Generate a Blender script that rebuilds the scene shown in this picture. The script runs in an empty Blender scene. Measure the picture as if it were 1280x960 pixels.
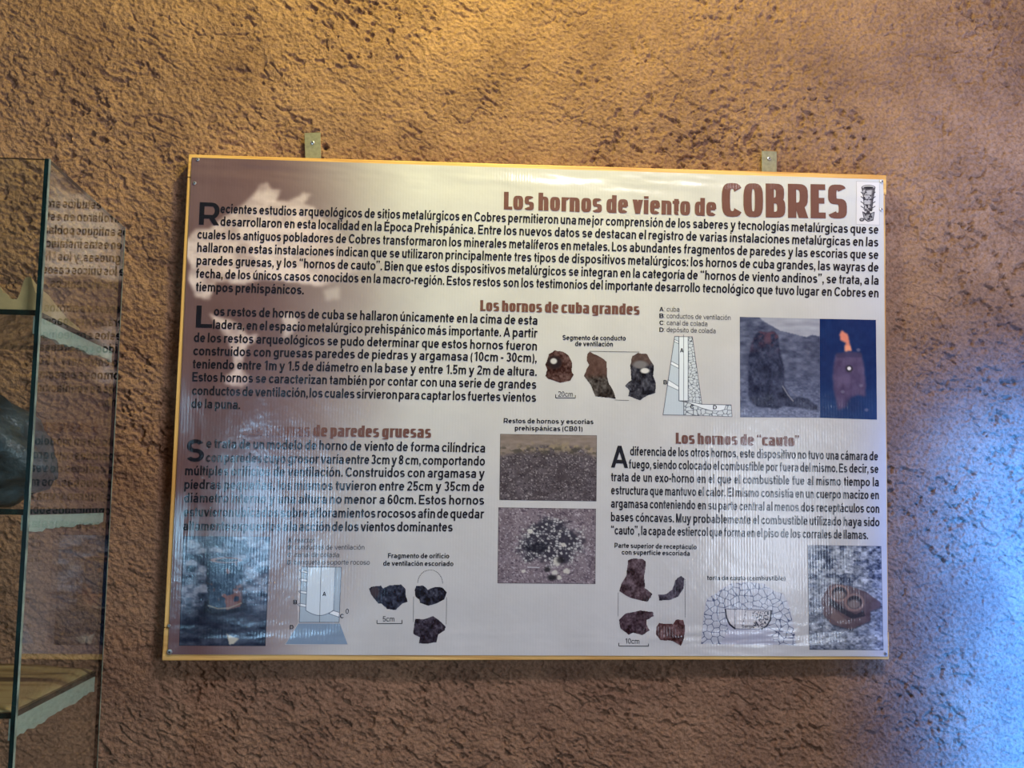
import bpy, math, random
import numpy as np
from mathutils import Matrix, Vector

SC = bpy.context.scene
COL = SC.collection
random.seed(7)

# ------------------------------------------------------------------ camera
F_PX = 1400.1
PITCH, YAW, ROLL = 0.1074, -0.0717, -0.0141
CAM = np.array([-0.1792, -1.87, -0.1646])


def cam_rot():
    a, b, c = PITCH, YAW, ROLL
    rx = np.array([[1, 0, 0], [0, math.cos(a), -math.sin(a)], [0, math.sin(a), math.cos(a)]])
    rz = np.array([[math.cos(b), -math.sin(b), 0], [math.sin(b), math.cos(b), 0], [0, 0, 1]])
    ry = np.array([[math.cos(c), 0, math.sin(c)], [0, 1, 0], [-math.sin(c), 0, math.cos(c)]])
    return rz @ rx @ ry


R_CAM = cam_rot()
cd = bpy.data.cameras.new('camera')
cam = bpy.data.objects.new('camera', cd)
COL.objects.link(cam)
cd.sensor_width = 36
cd.lens = F_PX / 1280 * 36
cd.clip_start = 0.02
m4 = Matrix.Identity(4)
for i in range(3):
    m4[i][0], m4[i][1], m4[i][2], m4[i][3] = R_CAM[i, 0], R_CAM[i, 2], -R_CAM[i, 1], CAM[i]
cam.matrix_world = m4
SC.camera = cam

# ------------------------------------------------------------------ light
SC.view_settings.view_transform = 'Standard'
SC.view_settings.look = 'None'
SC.view_settings.gamma = 1
SC.view_settings.use_curve_mapping = False
SC.view_settings.exposure = 0.0

world = bpy.data.worlds.new('daylight_sky')
SC.world = world
world.use_nodes = True
world.node_tree.nodes['Background'].inputs[0].default_value = (0.45, 0.66, 1.0, 1)
world.node_tree.nodes['Background'].inputs[1].default_value = 2.0


def area(name, loc, target, sx, sy, power, col, spread=180):
    l = bpy.data.lights.new(name, 'AREA')
    l.shape = 'RECTANGLE'
    l.size, l.size_y = sx, sy
    l.energy = power
    l.color = col
    l.spread = math.radians(spread)
    o = bpy.data.objects.new(name, l)
    COL.objects.link(o)
    o.location = loc
    d = Vector(target) - Vector(loc)
    o.rotation_euler = d.to_track_quat('-Z', 'Y').to_euler()
    return o


FLOOR_Z, CEIL_Z = -1.665, 1.15
X_L, X_R, Y_B, Y_F = -2.4, 1.02, -3.3, 0.032
WIN_A = (-1.26, -0.84, -0.50, 0.08)      # back wall: x0 x1 z0 z1
WIN_B = (-2.45, -1.75, -0.52, 0.10)      # right wall, far end: y0 y1 z0 z1
WIN_C = (-0.56, -0.10, -1.10, 0.50)     # right wall, opening added for the blue fill lamps: y0 y1 z0 z1
area('daylight_back', ((WIN_A[0] + WIN_A[1]) / 2, Y_B - 0.06, (WIN_A[2] + WIN_A[3]) / 2), ((WIN_A[0] + WIN_A[1]) / 2, 0, (WIN_A[2] + WIN_A[3]) / 2), 0.42, 0.58, 25, (0.38, 0.68, 1.0))
area('daylight_right', (X_R + 0.06, (WIN_B[0] + WIN_B[1]) / 2, (WIN_B[2] + WIN_B[3]) / 2), (0, (WIN_B[0] + WIN_B[1]) / 2, (WIN_B[2] + WIN_B[3]) / 2), 0.7, 0.62, 44, (0.66, 0.80, 1.0))
area('blue_haze_fill', (X_R + 0.03, -0.34, -0.55), (0.98, 0.03, -0.55), 0.42, 1.1, 33, (0.02, 0.21, 1.0), 64)  # unseen blue lamp added to imitate lens haze over the right wall
area('cool_fill_upper', (X_R + 0.03, -0.36, 0.22), (0.84, 0.03, 0.60), 0.42, 0.5, 2.4, (0.36, 0.50, 1.0), 84)  # added cool fill that brightens the upper right wall
area('neutral_fill', (0.40, -1.30, 1.13), (0.25, -0.5, -0.5), 0.55, 0.3, 28, (1.0, 0.92, 1.06))  # added fill lamp lifting the lower sheet, no such fitting known
lamp = bpy.data.lights.new('warm_ceiling_lamp', 'SPOT')
lamp.energy = 35
lamp.color = (1.0, 0.94, 0.20)
lamp.spot_size = math.radians(147)
lamp.spot_blend = 0.3
lamp.shadow_soft_size = 0.05
lo = bpy.data.objects.new('warm_ceiling_lamp', lamp)
COL.objects.link(lo)
lo.location = (-0.09, -0.49, 1.08)
lo.rotation_euler = (Vector((-0.12, 0.03, 1.06)) - Vector(lo.location)).to_track_quat('-Z', 'Y').to_euler()

# ------------------------------------------------------------------ helpers


def ray(px, py):
    v = np.stack([(np.asarray(px, float) - 640) / F_PX, np.ones_like(np.asarray(px, float)), -(np.asarray(py, float) - 480) / F_PX], -1)
    return v @ R_CAM.T


def at(px, py, Y=0.0):
    """pixel of the 1280x960 frame -> point on the upright plane y = Y"""
    d = ray(px, py)
    t = (Y - CAM[1]) / d[..., 1]
    return CAM + d * t[..., None]


def s2l(c):
    c = np.asarray(c, float) / 255.0
    return np.where(c <= 0.04045, c / 12.92, ((c + 0.055) / 1.055) ** 2.4)


def _h(ix, iy, seed):
    n = (ix.astype(np.int64) * 374761393 + iy.astype(np.int64) * 668265263 + seed * 1442695041) & 0xffffffff
    n = ((n ^ (n >> 13)) * 1274126177) & 0xffffffff
    n = (n ^ (n >> 16)) & 0xffffffff
    return n / 4294967295.0


def vnoise(x, y, seed=0):
    x0 = np.floor(x); y0 = np.floor(y)
    fx = x - x0; fy = y - y0
    fx = fx * fx * fx * (fx * (fx * 6 - 15) + 10); fy = fy * fy * fy * (fy * (fy * 6 - 15) + 10)
    a = _h(x0, y0, seed); b = _h(x0 + 1, y0, seed); c = _h(x0, y0 + 1, seed); d = _h(x0 + 1, y0 + 1, seed)
    return (a * (1 - fx) + b * fx) * (1 - fy) + (c * (1 - fx) + d * fx) * fy


def fbm(x, y, seed=0, octv=4, gain=0.5):
    s = 0; a = 1; t = 0
    for k in range(octv):
        s = s + a * vnoise(x * 2 ** k + 17.3 * k, y * 2 ** k - 9.1 * k, seed + k * 31)
        t += a; a *= gain
    return s / t


def sstep(a, b, x):
    t = np.clip((x - a) / (b - a), 0, 1)
    return t * t * (3 - 2 * t)


def voronoi(x, y, seed=0, jit=0.85):
    """distance to the nearest cell border (F2-F1) and a random number per cell"""
    f1 = np.full(x.shape, 9.0); f2 = np.full(x.shape, 9.0); cid = np.zeros(x.shape)
    ix = np.floor(x); iy = np.floor(y)
    for dx in (-1, 0, 1):
        for dy in (-1, 0, 1):
            gx = ix + dx; gy = iy + dy
            px_ = gx + 0.5 + (_h(gx, gy, seed) - .5) * jit; py_ = gy + 0.5 + (_h(gx, gy, seed + 5) - .5) * jit
            d = np.hypot(x - px_, y - py_)
            nearer = d < f1
            f2 = np.where(nearer, f1, np.minimum(f2, d)); cid = np.where(nearer, _h(gx, gy, seed + 9), cid); f1 = np.where(nearer, d, f1)
    return f2 - f1, cid


# ---- materials
def mat(name):
    m = bpy.data.materials.new(name)
    m.use_nodes = True
    nt = m.node_tree
    return m, nt, nt.nodes['Principled BSDF']


def nd(nt, t, **kw):
    n = nt.nodes.new(t)
    for k, v in kw.items():
        if k in n.inputs:
            n.inputs[k].default_value = v
        else:
            setattr(n, k, v)
    return n


def simple(name, col, rough=0.5, metal=0.0, spec=0.5, noise=0.0, nscale=80.0, bump=0.0):
    m, nt, b = mat(name)
    b.inputs['Roughness'].default_value = rough
    b.inputs['Metallic'].default_value = metal
    b.inputs['Specular IOR Level'].default_value = spec
    tc = nd(nt, 'ShaderNodeTexCoord')
    nz = nd(nt, 'ShaderNodeTexNoise', Scale=nscale, Detail=5.0)
    nt.links.new(tc.outputs['Object'], nz.inputs['Vector'])
    lin = s2l(col)
    r = nd(nt, 'ShaderNodeValToRGB')
    r.color_ramp.elements[0].position = 0.3; r.color_ramp.elements[1].position = 0.7
    r.color_ramp.elements[0].color = (*np.clip(lin * (1 - noise), 0, 1), 1)
    r.color_ramp.elements[1].color = (*np.clip(lin * (1 + noise), 0, 1), 1)
    nt.links.new(nz.outputs['Fac'], r.inputs['Fac'])
    nt.links.new(r.outputs['Color'], b.inputs['Base Color'])
    if bump:
        bp = nd(nt, 'ShaderNodeBump', Strength=1.0, Distance=bump)
        nt.links.new(nz.outputs['Fac'], bp.inputs['Height'])
        nt.links.new(bp.outputs['Normal'], b.inputs['Normal'])
    return m


def vinyl(name, col=None, gain=1.0):
    """print on a glossy laminated sheet over ribbed plastic; colour from the print ('Col') or one ink"""
    m, nt, b = mat(name)
    b.inputs['Roughness'].default_value = 0.17
    b.inputs['Specular IOR Level'].default_value = 0.5
    if col is None:
        a = nd(nt, 'ShaderNodeAttribute', attribute_name='Col')
        nt.links.new(a.outputs['Color'], b.inputs['Base Color'])
    else:
        b.inputs['Base Color'].default_value = (*s2l(col), 1)
    tc = nd(nt, 'ShaderNodeTexCoord')
    sep = nd(nt, 'ShaderNodeSeparateXYZ')
    nt.links.new(tc.outputs['Object'], sep.inputs[0])
    k = nd(nt, 'ShaderNodeMath', operation='MULTIPLY'); k.inputs[1].default_value = 2 * math.pi / 0.0048
    sn = nd(nt, 'ShaderNodeMath', operation='SINE')
    nt.links.new(sep.outputs['X'], k.inputs[0]); nt.links.new(k.outputs[0], sn.inputs[0])
    nz = nd(nt, 'ShaderNodeTexNoise', Scale=9.0, Detail=2.0)
    nt.links.new(tc.outputs['Object'], nz.inputs['Vector'])
    mm = nd(nt, 'ShaderNodeMath', operation='MULTIPLY')
    nt.links.new(sn.outputs[0], mm.inputs[0]); nt.links.new(nz.outputs['Fac'], mm.inputs[1])
    rib = nd(nt, 'ShaderNodeMath', operation='MULTIPLY'); rib.inputs[1].default_value = 0.000045
    nt.links.new(mm.outputs[0], rib.inputs[0])
    n2 = nd(nt, 'ShaderNodeTexNoise', Scale=24.0, Detail=3.0, Roughness=0.5)
    nt.links.new(tc.outputs['Object'], n2.inputs['Vector'])
    s2 = nd(nt, 'ShaderNodeMath', operation='MULTIPLY'); s2.inputs[1].default_value = 0.0010
    nt.links.new(n2.outputs['Fac'], s2.inputs[0])
    ad = nd(nt, 'ShaderNodeMath', operation='ADD')
    nt.links.new(rib.outputs[0], ad.inputs[0]); nt.links.new(s2.outputs[0], ad.inputs[1])
    bp = nd(nt, 'ShaderNodeBump', Strength=1.0, Distance=1.0)
    nt.links.new(ad.outputs[0], bp.inputs['Height'])
    nt.links.new(bp.outputs['Normal'], b.inputs['Normal'])
    return m


def wood_mat(name, axis, c0=(196, 140, 66), c1=(238, 194, 112)):
    m, nt, b = mat(name)
    b.inputs['Roughness'].default_value = 0.5
    tc = nd(nt, 'ShaderNodeTexCoord')
    mp = nd(nt, 'ShaderNodeMapping')
    mp.inputs['Scale'].default_value = (3, 60, 60) if axis == 'x' else (60, 60, 3)
    nt.links.new(tc.outputs['Object'], mp.inputs['Vector'])
    nz = nd(nt, 'ShaderNodeTexNoise', Scale=1.6, Detail=6.0, Distortion=0.8)
    nt.links.new(mp.outputs[0], nz.inputs['Vector'])
    r = nd(nt, 'ShaderNodeValToRGB')
    r.color_ramp.elements[0].position = 0.32; r.color_ramp.elements[1].position = 0.66
    r.color_ramp.elements[0].color = (*s2l(c0), 1); r.color_ramp.elements[1].color = (*s2l(c1), 1)
    nt.links.new(nz.outputs['Fac'], r.inputs['Fac'])
    nt.links.new(r.outputs['Color'], b.inputs['Base Color'])
    bp = nd(nt, 'ShaderNodeBump', Strength=0.5, Distance=0.0006)
    nt.links.new(nz.outputs['Fac'], bp.inputs['Height'])
    nt.links.new(bp.outputs['Normal'], b.inputs['Normal'])
    return m


def glass_mat(name, tint=(0.93, 0.96, 0.93)):
    """clear sheet glass: Schlick reflection over a faintly green see-through body"""
    m, nt, b = mat(name)
    out = nt.nodes['Material Output']
    nt.nodes.remove(b)
    g = nd(nt, 'ShaderNodeNewGeometry')
    dt = nd(nt, 'ShaderNodeVectorMath', operation='DOT_PRODUCT')
    nt.links.new(g.outputs['Normal'], dt.inputs[0]); nt.links.new(g.outputs['Incoming'], dt.inputs[1])
    ab = nd(nt, 'ShaderNodeMath', operation='ABSOLUTE'); nt.links.new(dt.outputs['Value'], ab.inputs[0])
    om = nd(nt, 'ShaderNodeMath', operation='SUBTRACT'); om.inputs[0].default_value = 1.0; nt.links.new(ab.outputs[0], om.inputs[1])
    pw = nd(nt, 'ShaderNodeMath', operation='POWER'); nt.links.new(om.outputs[0], pw.inputs[0]); pw.inputs[1].default_value = 5.0
    ma = nd(nt, 'ShaderNodeMath', operation='MULTIPLY_ADD'); nt.links.new(pw.outputs[0], ma.inputs[0]); ma.inputs[1].default_value = 0.96; ma.inputs[2].default_value = 0.04
    tr = nd(nt, 'ShaderNodeBsdfTransparent'); tr.inputs[0].default_value = (*tint, 1)
    gl = nd(nt, 'ShaderNodeBsdfGlossy'); gl.inputs['Roughness'].default_value = 0.0; gl.inputs[0].default_value = (1, 1, 1, 1)
    mx = nd(nt, 'ShaderNodeMixShader')
    nt.links.new(ma.outputs[0], mx.inputs[0]); nt.links.new(tr.outputs[0], mx.inputs[1]); nt.links.new(gl.outputs[0], mx.inputs[2])
    nt.links.new(mx.outputs[0], out.inputs['Surface'])
    return m


# ---- objects
def tag(o, label=None, cat=None, group=None, kind=None):
    if label: o['label'] = label
    if cat: o['category'] = cat
    if group: o['group'] = group
    if kind: o['kind'] = kind
    return o


def empty(name, loc, label, cat, group=None):
    o = bpy.data.objects.new(name, None)
    o.empty_display_size = 0.05
    COL.objects.link(o)
    o.location = loc
    return tag(o, label, cat, group)


def mesh_obj(name, verts, faces, m, parent=None, smooth=False, mats=None, fmat=None, col=None):
    """verts in place (world); stored relative to the parent's base"""
    v = np.asarray(verts, float).reshape(-1, 3)
    if parent is not None:
        v = v - np.array(parent_base(parent))
    me = bpy.data.meshes.new(name)
    if isinstance(faces, np.ndarray):
        nf, k = faces.shape
        me.vertices.add(len(v)); me.vertices.foreach_set('co', v.astype(np.float32).ravel())
        me.loops.add(nf * k); me.loops.foreach_set('vertex_index', faces.astype(np.int32).ravel())
        me.polygons.add(nf)
        me.polygons.foreach_set('loop_start', np.arange(0, nf * k, k, dtype=np.int32))
        me.update(calc_edges=True)
    else:
        me.from_pydata(v.tolist(), [], faces)
    for q in (mats or [m]):
        me.materials.append(q)
    if fmat is not None:
        me.polygons.foreach_set('material_index', np.asarray(fmat, np.int32))
    if smooth:
        me.polygons.foreach_set('use_smooth', np.ones(len(me.polygons), bool))
    if col is not None:
        a = me.color_attributes.new('Col', 'FLOAT_COLOR', 'POINT')
        c = np.ones((len(v), 4), np.float32); c[:, :3] = col
        a.data.foreach_set('color', c.ravel())
    me.update(); me.validate()
    o = bpy.data.objects.new(name, me)
    COL.objects.link(o)
    if parent is not None:
        o.parent = parent
    return o


def parent_base(p):
    b = np.zeros(3)
    while p is not None:
        b = b + np.array(p.location); p = p.parent
    return b


class MB:
    def __init__(s): s.v = []; s.f = []; s.m = []

    def add(s, vs, fs, mi=0):
        k = len(s.v); s.v += [tuple(map(float, q)) for q in vs]
        for f in fs: s.f.append(tuple(i + k for i in f)); s.m.append(mi)

    def box(s, x0, x1, y0, y1, z0, z1, mi=0):
        vs = [(x, y, z) for x in (x0, x1) for y in (y0, y1) for z in (z0, z1)]
        s.add(vs, [(0, 1, 3, 2), (4, 6, 7, 5), (0, 4, 5, 1), (2, 3, 7, 6), (0, 2, 6, 4), (1, 5, 7, 3)], mi)

    def prism(s, pts, y0, y1, mi=0):
        """outline of (x, z) points pulled through from y0 (front) to y1 (back)"""
        n = len(pts)
        vs = [(x, y0, z) for x, z in pts] + [(x, y1, z) for x, z in pts]
        s.add(vs, [tuple(range(n)), tuple(range(2 * n - 1, n - 1, -1))] + [(i, i + n, (i + 1) % n + n, (i + 1) % n) for i in range(n)], mi)

    def lathe_y(s, cx, cz, prof, n=20, mi=0):
        """profile of (radius, y) turned about the axis through (cx, cz) along y"""
        vs = []; fs = []
        for r, y in prof:
            for i in range(n):
                a = 2 * math.pi * i / n
                vs.append((cx + r * math.cos(a), y, cz + r * math.sin(a)))
        for j in range(len(prof) - 1):
            for i in range(n):
                fs.append((j * n + i, j * n + (i + 1) % n, (j + 1) * n + (i + 1) % n, (j + 1) * n + i))
        fs.append(tuple(range(n)))
        fs.append(tuple(range((len(prof) - 1) * n, len(prof) * n)))
        s.add(vs, fs, mi)

    def build(s, name, m, parent=None, bevel=0.0, smooth=False, mats=None):
        o = mesh_obj(name, s.v, s.f, m, parent, smooth, mats, s.m if mats else None)
        if bevel:
            b = o.modifiers.new('edge', 'BEVEL'); b.width = bevel; b.segments = 2; b.limit_method = 'ANGLE'
        return o


# ------------------------------------------------------------------ room shell
def wall_material():
    m, nt, b = mat('ochre_plaster')
    b.inputs['Roughness'].default_value = 0.88
    b.inputs['Specular IOR Level'].default_value = 0.25
    tc = nd(nt, 'ShaderNodeTexCoord')
    n1 = nd(nt, 'ShaderNodeTexNoise', Scale=7.0, Detail=6.0, Roughness=0.65)
    nt.links.new(tc.outputs['Object'], n1.inputs['Vector'])
    r = nd(nt, 'ShaderNodeValToRGB')
    r.color_ramp.elements[0].position = 0.30; r.color_ramp.elements[1].position = 0.72
    r.color_ramp.elements[0].color = (*s2l((133, 100, 78)), 1); r.color_ramp.elements[1].color = (*s2l((170, 132, 101)), 1)
    nt.links.new(n1.outputs['Fac'], r.inputs['Fac'])
    n2 = nd(nt, 'ShaderNodeTexNoise', Scale=190.0, Detail=3.0, Roughness=0.65)
    nt.links.new(tc.outputs['Object'], n2.inputs['Vector'])
    r2 = nd(nt, 'ShaderNodeValToRGB')
    r2.color_ramp.elements[0].position = 0.33; r2.color_ramp.elements[1].position = 0.6
    r2.color_ramp.elements[0].color = (0.62, 0.58, 0.55, 1); r2.color_ramp.elements[1].color = (1, 1, 1, 1)
    nt.links.new(n2.outputs['Fac'], r2.inputs['Fac'])
    mx = nd(nt, 'ShaderNodeMix', data_type='RGBA', blend_type='MULTIPLY')
    mx.inputs[0].default_value = 1.0
    nt.links.new(r.outputs['Color'], mx.inputs[6]); nt.links.new(r2.outputs['Color'], mx.inputs[7])
    nt.links.new(mx.outputs[2], b.inputs['Base Color'])
    bp = nd(nt, 'ShaderNodeBump', Strength=1.0, Distance=0.0045)
    nt.links.new(n2.outputs['Fac'], bp.inputs['Height'])
    nt.links.new(bp.outputs['Normal'], b.inputs['Normal'])
    return m


M_WALL = wall_material()
M_PLAIN = simple('plain_plaster', (150, 118, 88), 0.9, noise=0.1, nscale=6)
M_FLOOR = simple('cement_floor', (120, 100, 88), 0.6, noise=0.15, nscale=5)
M_CEIL = simple('ceiling_board', (175, 160, 140), 0.9, noise=0.08, nscale=4)
M_FRAMEW = simple('painted_window_frame', (150, 110, 70), 0.5, noise=0.1)


def relief(x, z):
    """height of the hand-thrown plaster, towards the room, metres"""
    wx = x + 0.012 * (fbm(x * 16, z * 16, 3) - .5); wz = z + 0.012 * (fbm(x * 16, z * 16, 8) - .5)
    a = math.radians(-27)
    u = wx * math.cos(a) + wz * math.sin(a); v = -wx * math.sin(a) + wz * math.cos(a)
    big = fbm(x * 2.2, z * 2.2, 40, 2) - .5
    lump = fbm(u * 26, v * 44, 11, 3) - .5
    ridge = 1 - np.abs(2 * fbm(u * 55, v * 105, 21, 3) - 1)
    fine = fbm(u * 150, v * 230, 33, 2) - .5
    patch = sstep(0.40, 0.66, fbm(x * 6 + 3, z * 6, 55, 3))
    h = 0.010 * big + 0.0050 * lump + 0.0034 * (ridge - .7) * (.5 + .8 * patch) + 0.0046 * fine
    crack = 1 - sstep(0.0, 0.05, np.abs(fbm(u * 22 + 9, v * 46, 81, 3) - .5))
    gate = sstep(0.52, 0.64, fbm(x * 17, z * 17 + 5, 88, 3))
    pit = sstep(0.63, 0.72, fbm(u * 62, v * 90, 71, 3)) * patch
    h -= 0.0066 * pit + 0.0044 * crack * gate
    return np.clip(h, -0.0130, 0.0085)


def build_wall():
    xs = np.concatenate([np.linspace(X_L, -1.08, 28)[:-1], np.arange(-1.08, 0.96, 0.0015), np.linspace(0.96, X_R, 20)])
    zs = np.concatenate([np.linspace(FLOOR_Z, -0.66, 24)[:-1], np.arange(-0.66, 0.74, 0.0015), np.linspace(0.74, CEIL_Z, 200)])
    X, Z = np.meshgrid(xs, zs)
    h = relief(X, Z)
    hole = at(np.array(406.0), np.array(183.0), Y_F)
    h -= 0.018 * np.exp(-((X - hole[0]) ** 2 + (Z - hole[2]) ** 2) / 0.0042 ** 2)
    V = np.stack([X, Y_F - h, Z], -1).reshape(-1, 3)
    ny, nx = X.shape
    i = np.arange(ny * nx).reshape(ny, nx)
    F = np.stack([i[:-1, :-1], i[:-1, 1:], i[1:, 1:], i[1:, :-1]], -1).reshape(-1, 4)
    return tag(mesh_obj('wall_front', V, F, M_WALL, smooth=True), kind='structure')


build_wall()
b = MB(); b.box(X_L - .1, X_R + .1, Y_B - .1, Y_F + .1, FLOOR_Z - .1, FLOOR_Z); tag(b.build('floor', M_FLOOR), kind='structure')
b = MB(); b.box(X_L - .1, X_R + .1, Y_B - .1, Y_F + .1, CEIL_Z, CEIL_Z + .1); tag(b.build('ceiling', M_CEIL), kind='structure')
b = MB(); b.box(X_L - .1, X_L, Y_B - .1, Y_F + .1, FLOOR_Z, CEIL_Z); tag(b.build('wall_left', M_PLAIN), kind='structure')


def wall_with_holes(name, span, holes, make):
    """holes are (a0, a1, z0, z1) along the wall, sorted and apart"""
    b = MB(); cur = span[0]
    for a0, a1, z0, z1 in holes:
        make(b, cur, a0, FLOOR_Z, CEIL_Z); make(b, a0, a1, FLOOR_Z, z0); make(b, a0, a1, z1, CEIL_Z); cur = a1
    make(b, cur, span[1], FLOOR_Z, CEIL_Z)
    return tag(b.build(name, M_PLAIN), kind='structure')


wall_with_holes('wall_back', (X_L, X_R), [WIN_A], lambda b, a0, a1, z0, z1: b.box(a0, a1, Y_B - .1, Y_B, z0, z1))
wall_with_holes('wall_right', (Y_B, Y_F + .1), [WIN_B, WIN_C], lambda b, a0, a1, z0, z1: b.box(X_R, X_R + .1, a0, a1, z0, z1))


def window(name, hole, make, bars):
    a0, a1, z0, z1 = hole; t = 0.03; b = MB()
    make(b, a0, a0 + t, z0, z1); make(b, a1 - t, a1, z0, z1); make(b, a0 + t, a1 - t, z0, z0 + t); make(b, a0 + t, a1 - t, z1 - t, z1)
    for k in range(1, bars + 1):
        c = a0 + (a1 - a0) * k / (bars + 1); make(b, c - .014, c + .014, z0 + t, z1 - t)
    c = z0 + (z1 - z0) * .62; make(b, a0 + t, a1 - t, c - .012, c + .012)
    return tag(b.build(name, M_FRAMEW), kind='structure')


window('window_1', WIN_A, lambda b, a0, a1, z0, z1: b.box(a0, a1, Y_B - .045, Y_B - .01, z0, z1), 1)
window('window_2', WIN_B, lambda b, a0, a1, z0, z1: b.box(X_R + .01, X_R + .045, a0, a1, z0, z1), 1)
window('added_window', WIN_C, lambda b, a0, a1, z0, z1: b.box(X_R + .01, X_R + .045, a0, a1, z0, z1), 1)  # frame of the opening added for the blue fill lamps

# ------------------------------------------------------------------ information board
board_base = at(np.array(655.0), np.array(825.0), 0.0)
BOARD = empty('information_board', (board_base[0], 0.0, board_base[2]),
              'large glossy printed information panel in a thin pine frame on the rough ochre wall', 'information board')

M_WX = wood_mat('pine_along_x', 'x'); M_WZ = wood_mat('pine_along_z', 'z')
PX0 = at(np.array(500.0), np.array(200.0))


def rail(name, pts, m, y0=0.0012, y1=0.026):
    q = [at(np.array(float(a)), np.array(float(b_)), 0.0) for a, b_ in pts]
    b = MB(); b.prism([(p[0], p[2]) for p in q], y0, y1)
    return b.build(name, m, BOARD, bevel=0.0015)


rail('top_rail', [(235.5, 192.5), (1108.5, 218.5), (1108.5, 243), (233.8, 221)], M_WX)
rail('bottom_rail', [(204.5, 785), (1111.8, 790), (1112, 824.5), (202, 826)], M_WX)
rail('side_rail', [(233.8, 221.4), (262, 222.2), (234, 785), (204.6, 784.6)], M_WZ, 0.0015)
rail('side_rail', [(1078, 243), (1107, 243.4), (1111, 789.6), (1083, 789.6)], M_WZ, 0.0015)
b = MB()
q = [at(np.array(a), np.array(c), 0.0) for a, c in ((255., 215.), (1085., 238.), (1090., 800.), (225., 800.))]
b.prism([(p[0], p[2]) for p in q], 0.0024, 0.020)
b.build('backing_panel', simple('fluted_white_plastic', (205, 203, 198), 0.5), BOARD)

SHEET = [(240, 197), (1104, 224.5), (1109.5, 820.5), (210, 818)]   # corners, clockwise from top left


def sheet_uv(x, z):
    """rough 0..1 coordinates over the sheet (u right, v down)"""
    return (x + 0.6) / 1.2, (0.42 - z) / 0.84


def wave(x, z):
    """buckling of the sheet away from the board, metres towards the viewer"""
    u, v = sheet_uv(x, z)
    d = 0.0011 * (fbm(x * 4.5, z * 3.2, 91, 2) - .5)
    d += 0.0009 * (fbm(x * 11, z * 8, 191, 2) - .5)
    top = np.exp(-((v - 0.035) / 0.028) ** 2)
    d += top * 0.0030 * (fbm(x * 5.5, z * 42 + x * 3.0, 92, 3) - .5)
    bot = np.exp(-((v - 0.955) / 0.030) ** 2)
    d += bot * (0.0012 + 0.0034 * sstep(.5, .72, u)) * (fbm(x * 9, z * 46 - x * 2, 93, 3) - .5)
    lf = np.exp(-((u - 0.03) / 0.03) ** 2)
    d += lf * 0.0014 * (fbm(x * 40, z * 7, 94, 3) - .5)
    return d


def on_sheet(px, py, lift):
    P = at(np.asarray(px, float), np.asarray(py, float), 0.0)
    P = P.copy()
    P[..., 1] = -(0.0008 + lift) - wave(P[..., 0], P[..., 2])
    return P


M_PRINT = vinyl('vinyl_print')
M_INK = vinyl('black_ink', (26, 27, 36))
M_BROWN = vinyl('brown_ink', (112, 76, 67))
M_GREY = vinyl('grey_ink', (62, 60, 66))


def quad_grid(c, nx, ny):
    u, v = np.meshgrid(np.linspace(0, 1, nx), np.linspace(0, 1, ny))
    c = np.asarray(c, float)
    return [(c[0, k] * (1 - u) + c[1, k] * u) * (1 - v) + (c[3, k] * (1 - u) + c[2, k] * u) * v for k in (0, 1)]


def inside(X, Y, pts):
    r = np.zeros(X.shape, bool); n = len(pts)
    for i in range(n):
        x0, y0 = pts[i]; x1, y1 = pts[(i + 1) % n]
        if y0 == y1: continue
        c = ((y0 > Y) != (y1 > Y)) & (X < (x1 - x0) * (Y - y0) / (y1 - y0) + x0)
        r ^= c
    return r


def blur(a, n):
    for _ in range(n):
        p = np.pad(a, 1, mode='edge')
        a = (p[:-2, 1:-1] + p[2:, 1:-1] + p[1:-1, :-2] + p[1:-1, 2:] + 2 * p[1:-1, 1:-1]) / 6
    return a


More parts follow.
